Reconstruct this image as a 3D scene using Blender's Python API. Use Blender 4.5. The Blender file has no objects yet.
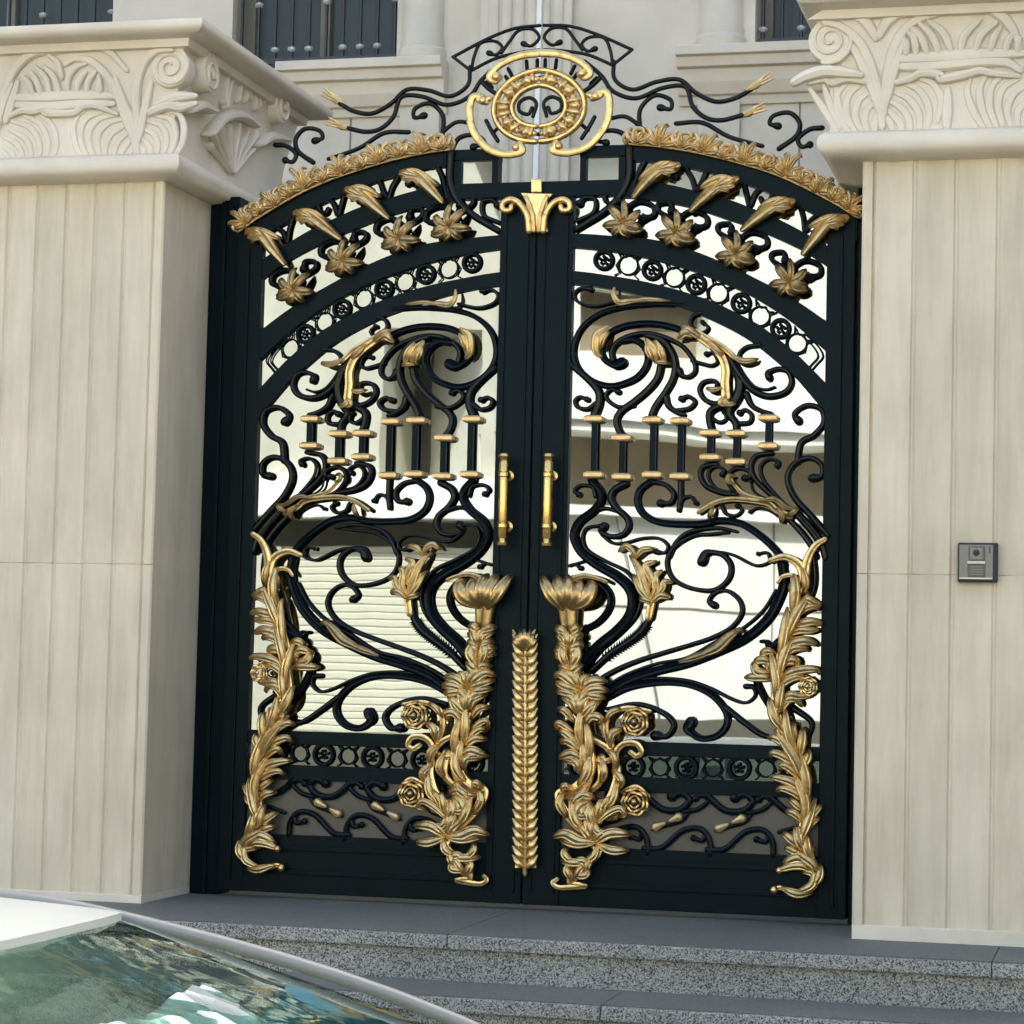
import bpy, bmesh, math, random
from mathutils import Vector
random.seed(7)
scene = bpy.context.scene
COL = scene.collection
PI = math.pi

# ------------------------------------------------------------------ camera
F = 2462.96
CAM = Vector((1.9975, -8.1182, 0.7996))
YAW, PITCH, ROLL = 0.2495, 0.0648, 0.0237
cy_, sy_, cp_, sp_ = math.cos(YAW), math.sin(YAW), math.cos(PITCH), math.sin(PITCH)
FW = Vector((-sy_*cp_, cy_*cp_, sp_))
R0 = Vector((cy_, sy_, 0)); U0 = R0.cross(FW)
RT = R0*math.cos(ROLL) + U0*math.sin(ROLL)
UP = -R0*math.sin(ROLL) + U0*math.cos(ROLL)

def P(x, y, Y=0.0):
    """a traced point of the photograph, put on the upright plane at depth Y"""
    d = FW + RT*((x-512)/F) + UP*((512-y)/F)
    return CAM + d*((Y-CAM.y)/d.y)
def PX(x, y, X):
    d = FW + RT*((x-512)/F) + UP*((512-y)/F)
    return CAM + d*((X-CAM.x)/d.x)

# ------------------------------------------------------------------ materials
def new_mat(name):
    m = bpy.data.materials.new(name); m.use_nodes = True
    nt = m.node_tree
    return m, nt, nt.nodes['Principled BSDF']
def N(nt, t, **kw):
    n = nt.nodes.new(t)
    for k, v in kw.items():
        if k in n.inputs.keys(): n.inputs[k].default_value = v
        else: setattr(n, k, v)
    return n
def ramp(nt, fac, stops):
    r = nt.nodes.new('ShaderNodeValToRGB')
    el = r.color_ramp.elements
    el[0].position, el[0].color = stops[0][0], (*stops[0][1], 1)
    el[1].position, el[1].color = stops[-1][0], (*stops[-1][1], 1)
    for p, c in stops[1:-1]:
        e = el.new(p); e.color = (*c, 1)
    nt.links.new(fac, r.inputs['Fac'])
    return r.outputs['Color']
def coords(nt, scale=(1, 1, 1)):
    t = N(nt, 'ShaderNodeTexCoord'); mp = N(nt, 'ShaderNodeMapping')
    mp.inputs['Scale'].default_value = scale
    nt.links.new(t.outputs['Object'], mp.inputs['Vector'])
    return mp.outputs['Vector']
def bump(nt, b, height, strength, dist):
    n = N(nt, 'ShaderNodeBump'); n.inputs['Strength'].default_value = strength
    n.inputs['Distance'].default_value = dist
    nt.links.new(height, n.inputs['Height']); nt.links.new(n.outputs['Normal'], b.inputs['Normal'])
def stone(name, c1, c2, c3, streak=True, rough=.62, scale=1.0, bs=.25, plank=None):
    m, nt, b = new_mat(name)
    v = coords(nt, (7*scale, 7*scale, 1.1*scale) if streak else (3*scale,)*3)
    n1 = N(nt, 'ShaderNodeTexNoise', Scale=1.6, Detail=8, Roughness=.6)
    nt.links.new(v, n1.inputs['Vector'])
    c = ramp(nt, n1.outputs['Fac'], [(.28, c1), (.5, c2), (.72, c3)])
    v2 = coords(nt, (1, 1, 1))
    n2 = N(nt, 'ShaderNodeTexNoise', Scale=2.3, Detail=5, Roughness=.55)
    nt.links.new(v2, n2.inputs['Vector'])
    c2_ = ramp(nt, n2.outputs['Fac'], [(.3, (.84, .85, .84)), (.65, (1, 1, 1))])
    mx = N(nt, 'ShaderNodeMix', data_type='RGBA', blend_type='MULTIPLY')
    mx.inputs[0].default_value = 1
    nt.links.new(c, mx.inputs[6]); nt.links.new(c2_, mx.inputs[7])
    col = mx.outputs[2]
    if plank:
        sx_ = N(nt, 'ShaderNodeSeparateXYZ'); nt.links.new(v2, sx_.inputs[0])
        a = N(nt, 'ShaderNodeMath', operation='SUBTRACT'); nt.links.new(sx_.outputs[0], a.inputs[0]); a.inputs[1].default_value = plank[0]
        d = N(nt, 'ShaderNodeMath', operation='DIVIDE'); nt.links.new(a.outputs[0], d.inputs[0]); d.inputs[1].default_value = plank[1]
        f = N(nt, 'ShaderNodeMath', operation='FLOOR'); nt.links.new(d.outputs[0], f.inputs[0])
        g = N(nt, 'ShaderNodeMath', operation='GREATER_THAN'); nt.links.new(sx_.outputs[2], g.inputs[0]); g.inputs[1].default_value = 1.13
        h = N(nt, 'ShaderNodeMath', operation='MULTIPLY_ADD'); nt.links.new(g.outputs[0], h.inputs[0]); h.inputs[1].default_value = 37.0; nt.links.new(f.outputs[0], h.inputs[2])
        wn = N(nt, 'ShaderNodeTexWhiteNoise', noise_dimensions='1D'); nt.links.new(h.outputs[0], wn.inputs['W'])
        pc = ramp(nt, wn.outputs['Value'], [(0, (.88, .885, .87)), (.5, (.97, .96, .93)), (1, (1.0, 1.0, 1.0))])
        fn = N(nt, 'ShaderNodeTexNoise', Scale=3.2, Detail=7, Roughness=.7, Distortion=.4); mp2 = N(nt, 'ShaderNodeMapping'); mp2.inputs['Scale'].default_value = (13, 8, .9)
        nt.links.new(v2, mp2.inputs[0]); nt.links.new(mp2.outputs[0], fn.inputs['Vector'])
        fc = ramp(nt, fn.outputs['Fac'], [(.34, (.915, .905, .885)), (.5, (.975, .972, .965)), (.66, (1, 1, 1))])
        for extra in (pc, fc):
            mm = N(nt, 'ShaderNodeMix', data_type='RGBA', blend_type='MULTIPLY'); mm.inputs[0].default_value = 1
            nt.links.new(col, mm.inputs[6]); nt.links.new(extra, mm.inputs[7]); col = mm.outputs[2]
    nt.links.new(col, b.inputs['Base Color'])
    b.inputs['Roughness'].default_value = rough
    n3 = N(nt, 'ShaderNodeTexNoise', Scale=60, Detail=5, Roughness=.65)
    nt.links.new(v2, n3.inputs['Vector'])
    bump(nt, b, n3.outputs['Fac'], bs, .004)
    return m
M = {}
M['stone'] = stone('cream_limestone', (.58, .50, .36), (.665, .585, .43), (.715, .64, .485))
M['carved'] = stone('carved_limestone', (.61, .55, .43), (.675, .605, .475), (.715, .65, .525), streak=False)
M['house'] = stone('house_stone', (.49, .44, .34), (.555, .50, .395), (.60, .55, .44), streak=False, scale=.6)
M['far_wall'] = stone('far_render', (.69, .68, .61), (.74, .73, .66), (.78, .77, .71), streak=False, scale=.4, rough=.85)
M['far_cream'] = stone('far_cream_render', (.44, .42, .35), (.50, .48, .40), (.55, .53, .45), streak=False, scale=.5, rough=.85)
M['far_white'] = stone('far_white', (.76, .75, .69), (.79, .78, .72), (.82, .81, .76), streak=False, scale=.4, rough=.85)
M['far_brown'] = stone('far_brown', (.20, .155, .095), (.235, .185, .12), (.26, .21, .14), streak=False, scale=.4, rough=.85)

def black_metal(name='black_gate_paint', spec=.11, r0=.36, r1=.5, tint=(.65, .92, 1, 1)):
    m, nt, b = new_mat(name)
    v = coords(nt)
    n = N(nt, 'ShaderNodeTexNoise', Scale=9, Detail=4)
    nt.links.new(v, n.inputs['Vector'])
    c = ramp(nt, n.outputs['Fac'], [(.3, (.0012, .0032, .0042)), (.7, (.0022, .0050, .0064))])
    nt.links.new(c, b.inputs['Base Color'])
    r = N(nt, 'ShaderNodeMapRange'); r.inputs[3].default_value = r0; r.inputs[4].default_value = r1
    nt.links.new(n.outputs['Fac'], r.inputs[0]); nt.links.new(r.outputs[0], b.inputs['Roughness'])
    b.inputs['Specular IOR Level'].default_value = spec
    b.inputs['Specular Tint'].default_value = tint
    return m
M['black'] = black_metal()
M['iron'] = black_metal('glossy_black_iron', .20, .16, .3, (1, .98, .88, 1))
def gold(name, base, dark, rough, thr=(.3, .52), met=.85):
    m, nt, b = new_mat(name)
    v = coords(nt)
    n = N(nt, 'ShaderNodeTexNoise', Scale=38, Detail=6, Roughness=.7)
    nt.links.new(v, n.inputs['Vector'])
    c = ramp(nt, n.outputs['Fac'], [(thr[0], dark), (thr[1], base), (.85, tuple(min(1, x*1.12) for x in base))])
    nt.links.new(c, b.inputs['Base Color'])
    b.inputs['Metallic'].default_value = met
    r = N(nt, 'ShaderNodeMapRange'); r.inputs[3].default_value = rough+.16; r.inputs[4].default_value = rough-.08
    nt.links.new(n.outputs['Fac'], r.inputs[0]); nt.links.new(r.outputs[0], b.inputs['Roughness'])
    n2 = N(nt, 'ShaderNodeTexNoise', Scale=140, Detail=3)
    nt.links.new(v, n2.inputs['Vector'])
    bump(nt, b, n2.outputs['Fac'], .3, .002)
    return m
M['gold'] = gold('antique_gold_leaf', (.72, .51, .215), (.27, .18, .07), .33, (.26,.50), 1.0)
M['old_gold'] = gold('tarnished_gold', (.47, .33, .14), (.21, .14, .055), .33, (.28, .52), 1.0)
M['crest_gold'] = gold('weathered_crest_gold', (.64, .475, .235), (.30, .21, .095), .38, (.28, .5), .9)
M['brass'] = gold('polished_brass', (.80, .54, .17), (.66, .42, .12), .2, (.1, .3), 1.0)
M['tan_gold'] = gold('matt_tan_gold', (.60, .43, .20), (.38, .26, .11), .40, (.25, .5), .75)

def granite(name, dark, mid, light, rough, sc):
    m, nt, b = new_mat(name)
    v = coords(nt)
    vo = N(nt, 'ShaderNodeTexVoronoi', Scale=sc); nt.links.new(v, vo.inputs['Vector'])
    sp = N(nt, 'ShaderNodeSeparateColor'); nt.links.new(vo.outputs['Color'], sp.inputs[0])
    c = ramp(nt, sp.outputs[0], [(.18, dark), (.36, mid), (.62, mid), (.8, light)])
    n = N(nt, 'ShaderNodeTexNoise', Scale=1.7, Detail=6); nt.links.new(v, n.inputs['Vector'])
    c2 = ramp(nt, n.outputs['Fac'], [(.3, (.72, .74, .74)), (.7, (1, 1, 1))])
    mx = N(nt, 'ShaderNodeMix', data_type='RGBA', blend_type='MULTIPLY'); mx.inputs[0].default_value = 1
    nt.links.new(c, mx.inputs[6]); nt.links.new(c2, mx.inputs[7])
    nt.links.new(mx.outputs[2], b.inputs['Base Color'])
    b.inputs['Roughness'].default_value = rough
    bump(nt, b, sp.outputs[0], .25 if rough > .4 else .05, .003)
    return m
M['flamed'] = granite('flamed_granite', (.055, .056, .048), (.275, .27, .23), (.45, .44, .385), .75, 280)
M['tread'] = granite('honed_granite', (.095, .100, .084), (.140, .146, .124), (.178, .182, .156), .68, 260)

def simple(name, c, rough=.5, met=0.0, spec=.5, var=.12, sc=6):
    m, nt, b = new_mat(name)
    v = coords(nt)
    n = N(nt, 'ShaderNodeTexNoise', Scale=sc, Detail=5); nt.links.new(v, n.inputs['Vector'])
    cc = ramp(nt, n.outputs['Fac'], [(.3, tuple(x*(1-var) for x in c)), (.7, tuple(min(1, x*(1+var)) for x in c))])
    nt.links.new(cc, b.inputs['Base Color'])
    b.inputs['Roughness'].default_value = rough; b.inputs['Metallic'].default_value = met
    b.inputs['Specular IOR Level'].default_value = spec
    return m
M['asphalt'] = granite('asphalt', (.05, .047, .04), (.085, .08, .068), (.12, .112, .095), .9, 90)
M['paving'] = simple('concrete_paving', (.16, .15, .12), .85, sc=3)
M['car_white'] = simple('white_car_paint', (.60, .61, .535), .25, var=.01)
M['car_red'] = simple('dark_red_car_paint', (.10, .008, .012), .2, var=.02)
M['silver'] = simple('silver_trim', (.25, .245, .215), .5, .2, var=.03)
M['rubber'] = simple('black_rubber', (.012, .012, .012), .6)
M['cabin'] = simple('cabin_trim', (.06, .065, .055), .8, var=.4, sc=9)
M['dash'] = simple('blue_grey_dashboard', (.07, .26, .32), .5)
M['dark'] = simple('dark_interior', (.016, .02, .02), .5)
M['shutter'] = simple('shutter_paint', (.55, .53, .42), .5, var=.04)
M['olive'] = simple('trim_and_shade_grey', (.16, .15, .11), .85)  # own colour of joints and window frames; painted-in shade on the lintel
M['plinth'] = simple('dark_plinth_and_shade', (.085, .08, .06), .85)  # own colour of the plinths; painted-in shadow in the balcony recess
M['panel'] = simple('grey_brown_panel', (.060, .056, .043), .42, var=.15, sc=2)
M['rail_black'] = simple('railing_black', (.012, .014, .015), .4)
M['rail_knob'] = simple('railing_silver', (.55, .55, .52), .35, .6)
M['intercom'] = simple('intercom_grey', (.135, .14, .125), .4, .3, var=.05)
M['intercom_dark'] = simple('intercom_screen', (.018, .018, .017), .25)
M['intercom_light'] = simple('intercom_plate', (.40, .40, .36), .35, .3, var=.05)
M['cable'] = simple('grey_cable', (.10, .10, .095), .6)
def sun_foil():
    m, nt, b = new_mat('crinkled_silver_foil')
    b.inputs['Base Color'].default_value = (.66, .76, .72, 1); b.inputs['Metallic'].default_value = .6; b.inputs['Roughness'].default_value = .25
    v = coords(nt, (1, 1, 1)); n = N(nt, 'ShaderNodeTexVoronoi', Scale=16); nt.links.new(v, n.inputs['Vector'])
    bump(nt, b, n.outputs['Distance'], .9, .03)
    return m
M['foil'] = sun_foil()
M['teal_foil'] = simple('teal_shade_cloth', (.05, .17, .20), .3, .2, var=.25, sc=12)
M['lamp'] = simple('headlamp_glass', (.6, .62, .62), .1)
M['soil'] = simple('far_ground', (.30, .27, .21), .9, sc=.4)

def window_glass(name, tint, rough=.03):
    m, nt, b = new_mat(name)
    b.inputs['Base Color'].default_value = (*tint, 1)
    b.inputs['Roughness'].default_value = rough
    b.inputs['Specular IOR Level'].default_value = .22
    v = coords(nt)
    n = N(nt, 'ShaderNodeTexNoise', Scale=1.5, Detail=2); nt.links.new(v, n.inputs['Vector'])
    bump(nt, b, n.outputs['Fac'], .15, .01)
    return m
M['win'] = window_glass('house_window_glass', (.05, .062, .060), .25)
def mirror_glass():
    """reflective solar glass: a metal-oxide coated pane, slightly wavy"""
    m, nt, b = new_mat('reflective_solar_glass')
    b.inputs['Base Color'].default_value = (.212, .238, .242, 1)
    b.inputs['Metallic'].default_value = 1
    b.inputs['Roughness'].default_value = .012
    v = coords(nt)
    n = N(nt, 'ShaderNodeTexNoise', Scale=2.2, Detail=2, Roughness=.4); nt.links.new(v, n.inputs['Vector'])
    bump(nt, b, n.outputs['Fac'], .12, .004)
    return m
M['mirror'] = mirror_glass()
def car_glass():
    m, nt, b = new_mat('car_glass')
    nt.nodes.remove(b)
    out = nt.nodes['Material Output']
    tr = N(nt, 'ShaderNodeBsdfTransparent'); tr.inputs[0].default_value = (.62, .76, .72, 1)
    gl = N(nt, 'ShaderNodeBsdfGlossy'); gl.inputs['Roughness'].default_value = .03
    gl.inputs['Color'].default_value = (.86, .97, .90, 1)
    fr = N(nt, 'ShaderNodeFresnel'); fr.inputs['IOR'].default_value = 1.38
    v = coords(nt)
    n = N(nt, 'ShaderNodeTexNoise', Scale=7, Detail=3); nt.links.new(v, n.inputs['Vector'])
    bp = N(nt, 'ShaderNodeBump'); bp.inputs['Strength'].default_value = .12; bp.inputs['Distance'].default_value = .01
    nt.links.new(n.outputs['Fac'], bp.inputs['Height'])
    nt.links.new(bp.outputs[0], gl.inputs['Normal']); nt.links.new(bp.outputs[0], fr.inputs['Normal'])
    mx = N(nt, 'ShaderNodeMixShader')
    nt.links.new(fr.outputs[0], mx.inputs[0]); nt.links.new(tr.outputs[0], mx.inputs[1]); nt.links.new(gl.outputs[0], mx.inputs[2])
    nt.links.new(mx.outputs[0], out.inputs['Surface'])
    return m
M['car_glass'] = car_glass()

# ------------------------------------------------------------------ mesh helpers
class MB:
    def __init__(s): s.v = []; s.f = []
    def add(s, vs, fs):
        o = len(s.v); s.v += [Vector(p) for p in vs]; s.f += [tuple(i+o for i in f) for f in fs]
    def box(s, a, b):
        x0, y0, z0 = a; x1, y1, z1 = b
        s.add([(x0,y0,z0),(x1,y0,z0),(x1,y1,z0),(x0,y1,z0),(x0,y0,z1),(x1,y0,z1),(x1,y1,z1),(x0,y1,z1)],
              [(0,3,2,1),(4,5,6,7),(0,1,5,4),(1,2,6,5),(2,3,7,6),(3,0,4,7)])
    def strip(s, up, lo, y0, y1):
        """flat bar between two outlines (lists of world points with x,z), from depth y0 to y1"""
        n = len(up); vs = []
        for a, b in zip(up, lo):
            vs += [(a.x, y0, a.z), (b.x, y0, b.z), (b.x, y1, b.z), (a.x, y1, a.z)]
        fs = []
        for i in range(n-1):
            o = 4*i
            for k in range(4): fs.append((o+k, o+(k+1) % 4, o+4+(k+1) % 4, o+4+k))
        fs += [(0, 3, 2, 1), (4*n-4, 4*n-3, 4*n-2, 4*n-1)]
        s.add(vs, fs)
    def prism(s, pts, y0, y1):
        n = len(pts)
        s.add([(p[0], y0, p[1]) for p in pts] + [(p[0], y1, p[1]) for p in pts],
              [tuple(range(n)), tuple(range(2*n-1, n-1, -1))] + [(i, (i+1) % n, n+(i+1) % n, n+i) for i in range(n)])
    def rings(s, rings, closed=False):
        n = len(rings[0]); o = len(s.v)
        for r in rings: s.v += [Vector(p) for p in r]
        m = len(rings)
        for i in range(m if closed else m-1):
            for k in range(n):
                a = o+i*n+k; b = o+i*n+(k+1) % n; j = (i+1) % m
                s.f.append((a, b, o+j*n+(k+1) % n, o+j*n+k))
        if not closed:
            s.f.append(tuple(o+k for k in range(n))); s.f.append(tuple(o+(m-1)*n+k for k in range(n)))
    def sweep(s, pts, a, b=None, side=Vector((0, -1, 0)), seg=8, closed=False, groove=0., cap=True):
        """tube along 3-D points: half-width a(t) across, half-depth b(t) along `side`"""
        n = len(pts); b = b or a
        fa = a if callable(a) else (lambda t: a)
        fb = b if callable(b) else (lambda t: b)
        L = [0.]
        for i in range(1, n): L.append(L[-1]+(pts[i]-pts[i-1]).length)
        tot = L[-1] or 1
        frames = []
        for i in range(n):
            if closed: tg = pts[(i+1) % n]-pts[i-1]
            else: tg = pts[min(i+1, n-1)]-pts[max(i-1, 0)]
            if tg.length < 1e-9: tg = Vector((0, 0, 1))
            tg.normalize()
            u = tg.cross(side)
            if u.length < 1e-4: u = tg.cross(Vector((1, 0, 0)))
            u.normalize(); w = u.cross(tg).normalized()
            if w.dot(side) < 0: w = -w
            frames.append((pts[i], tg, u, w, fa(L[i]/tot), fb(L[i]/tot)))
        rs = []
        def ring(p, u, w, ra, rb):
            out = []
            for k in range(seg):
                th = 2*PI*k/seg; c, sn = math.cos(th), math.sin(th)
                if groove < 0: g = 1+groove*(math.exp(-((c-.42)/.17)**2)+math.exp(-((c+.42)/.17)**2)) if sn > 0 else 1
                else: g = 1-groove*math.exp(-(c/.26)**2) if sn > 0 else 1
                out.append(p+u*(ra*c)+w*(rb*sn*g))
            return out
        if cap and not closed:
            p, t, u, w, ra, rb = frames[0]
            for q in (.95, .6): rs.append(ring(p-t*(ra*q), u, w, ra*math.sqrt(1-q*q), rb*math.sqrt(1-q*q)))
        for p, t, u, w, ra, rb in frames: rs.append(ring(p, u, w, ra, rb))
        if cap and not closed:
            p, t, u, w, ra, rb = frames[-1]
            for q in (.6, .95): rs.append(ring(p+t*(ra*q), u, w, ra*math.sqrt(1-q*q), rb*math.sqrt(1-q*q)))
        s.rings(rs, closed)
    def ball(s, c, rx, ry=None, rz=None, seg=10, rg=7):
        ry = ry or rx; rz = rz or rx; rs = []
        for i in range(rg+1):
            ph = -PI/2+PI*(i+.0)/rg
            ph = max(-PI/2+.12, min(PI/2-.12, ph))
            rs.append([c+Vector((rx*math.cos(ph)*math.cos(2*PI*k/seg), ry*math.cos(ph)*math.sin(2*PI*k/seg), rz*math.sin(ph))) for k in range(seg)])
        s.rings(rs)
    def lathe(s, c, prof, axis='z', seg=16):
        rs = []
        for r, h in prof:
            rr = []
            for k in range(seg):
                a = 2*PI*k/seg; x, y = r*math.cos(a), r*math.sin(a)
                rr.append(Vector(c)+Vector({'z': (x, y, h), 'y': (x, h, y), 'x': (h, x, y)}[axis]))
            rs.append(rr)
        s.rings(rs)
    def build(s, name, mat, parent=None, smooth=True, angle=40, bevel=0):
        me = bpy.data.meshes.new(name)
        root = parent
        while root is not None and root.parent is not None: root = root.parent
        off = Vector(root.location) if root is not None else Vector((0, 0, 0))
        me.from_pydata([tuple(p-off) for p in s.v], [], s.f)
        bm = bmesh.new(); bm.from_mesh(me)
        bmesh.ops.recalc_face_normals(bm, faces=bm.faces)
        if bevel:
            es = [e for e in bm.edges if e.is_manifold and e.calc_face_angle(0) > .6]
            bmesh.ops.bevel(bm, geom=es, offset=bevel, segments=2, profile=.6, affect='EDGES', clamp_overlap=True)
        if smooth:
            for f in bm.faces: f.smooth = True
            for e in bm.edges:
                if e.is_manifold and e.calc_face_angle(0) > math.radians(angle): e.smooth = False
        bm.to_mesh(me); bm.free()
        me.materials.append(mat)
        o = bpy.data.objects.new(name, me); COL.objects.link(o)
        if parent is not None: o.parent = parent
        return o
def empty(name, loc, label, cat, group=None):
    o = bpy.data.objects.new(name, None); COL.objects.link(o)
    o.location = loc; o.empty_display_size = .1
    o['label'] = label; o['category'] = cat
    if group: o['group'] = group
    return o
def structure(o): o['kind'] = 'structure'; return o

def spline(p, step=6, closed=False):
    """Catmull-Rom through points (2-D or 3-D vectors)"""
    n = len(p)
    if n < 3: 
        return [p[0].lerp(p[-1], i/step) for i in range(step+1)]
    out = []
    rng = range(n) if closed else range(n-1)
    for i in rng:
        if closed: a, b, c, d = p[i-1], p[i], p[(i+1) % n], p[(i+2) % n]
        else:
            b, c = p[i], p[i+1]
            a = p[i-1] if i > 0 else b*2-c
            d = p[i+2] if i+2 < n else c*2-b
        for k in range(step):
            t = k/step
            out.append(.5*((2*b)+(c-a)*t+(2*a-5*b+4*c-d)*t*t+(3*b-a-3*c+d)*t*t*t))
    if not closed: out.append(p[-1].copy())
    return out
def V2(l): return [Vector((float(x), float(y))) for x, y in l]
TILE = {'A': (560, 280, 7.314), 'B': (700, 280, 7.314), 'C': (560, 420, 7.314), 'D': (700, 420, 7.314),
        'E': (540, 560, 6.827), 'F': (690, 560, 6.827), 'G': (540, 690, 4.876), 'H': (690, 690, 4.876),
        'Q': (540, 270, 3.4133), 'R': (540, 520, 3.4133), 'U': (530, 0, 3.0118), 'V': (420, 0, 4.2667),
        'W': (480, 724, 3.4133), 'K': (610, 120, 4.096), 'L': (0, 0, 5.12), 'S': (160, 20, 5.12), 'T': (764, 0, 3.938), 'p': (0, 0, 1)}
def tr(t, l):
    ox, oy, s = TILE[t]
    return V2([(ox+x/s, oy+y/s) for x, y in l])
PXM = 1/297.0     # metres per photo pixel at the gate

# ------------------------------------------------------------------ the gate leaves
def taper(w0, w1): return lambda t: w0+(w1-w0)*t
def leafw(w):
    def f(t):
        s = .40+.60*math.sin(PI*.5*min(1, t/.45)) if t < .45 else .20+.80*math.cos(PI*.5*(t-.45)/.55)**.8
        if t > .9: s = max(s, .30)          # the rolled tip
        return w*s*.84
    return f

ARC0 = [(629.5,144.4),(655,146.5),(683,150.5),(708,155.5),(732,161.5),(757,168.5),(781,177),(801,186),(820,195.7),(839,206),(857,217.6)]
ARC0B = [(629.5,160),(655,162),(683,166.5),(708,172),(732,179.5),(757,188),(781,198),(801,207.5),(820,217.5),(839,229),(857,241)]
BAR1T = [(622,180),(640,180.5),(665,183.5),(697,190.8),(727,198.5),(747,206),(776,217.7),(800,230),(820,241),(838,252)]
BAR1B = [(622,197),(640,198),(656,200.6),(690.6,207),(727,219),(745,225),(769,234.5),(800,249),(827,266),(838,273)]
A1T = [(566,233),(590,234),(610,235.5),(635,237),(659,240.5),(684,247.5),(707.7,256),(735,268),(761,281),(780,290.5),(795.5,300),(812,311),(840,331)]
A1B = [(566,246.5),(590,248.5),(613,251.5),(638,256),(663,262),(687,269),(709,277),(735,288),(755,298),(776,311),(794,324),(812,339),(840,364)]
A2T = [(566,270),(590,272.5),(613,276),(635,279.5),(656,284),(677,289.5),(696,295.5),(714,302),(729,309),(748,318.5),(766,329.5),(800,357),(840,398)]
A2B = [(566,283.5),(590,285.5),(612,289),(633,293.5),(655,299.5),(675,306),(693,312),(707,318),(730,329),(753,343),(783,367.5),(800,383),(840,431)]

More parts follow.
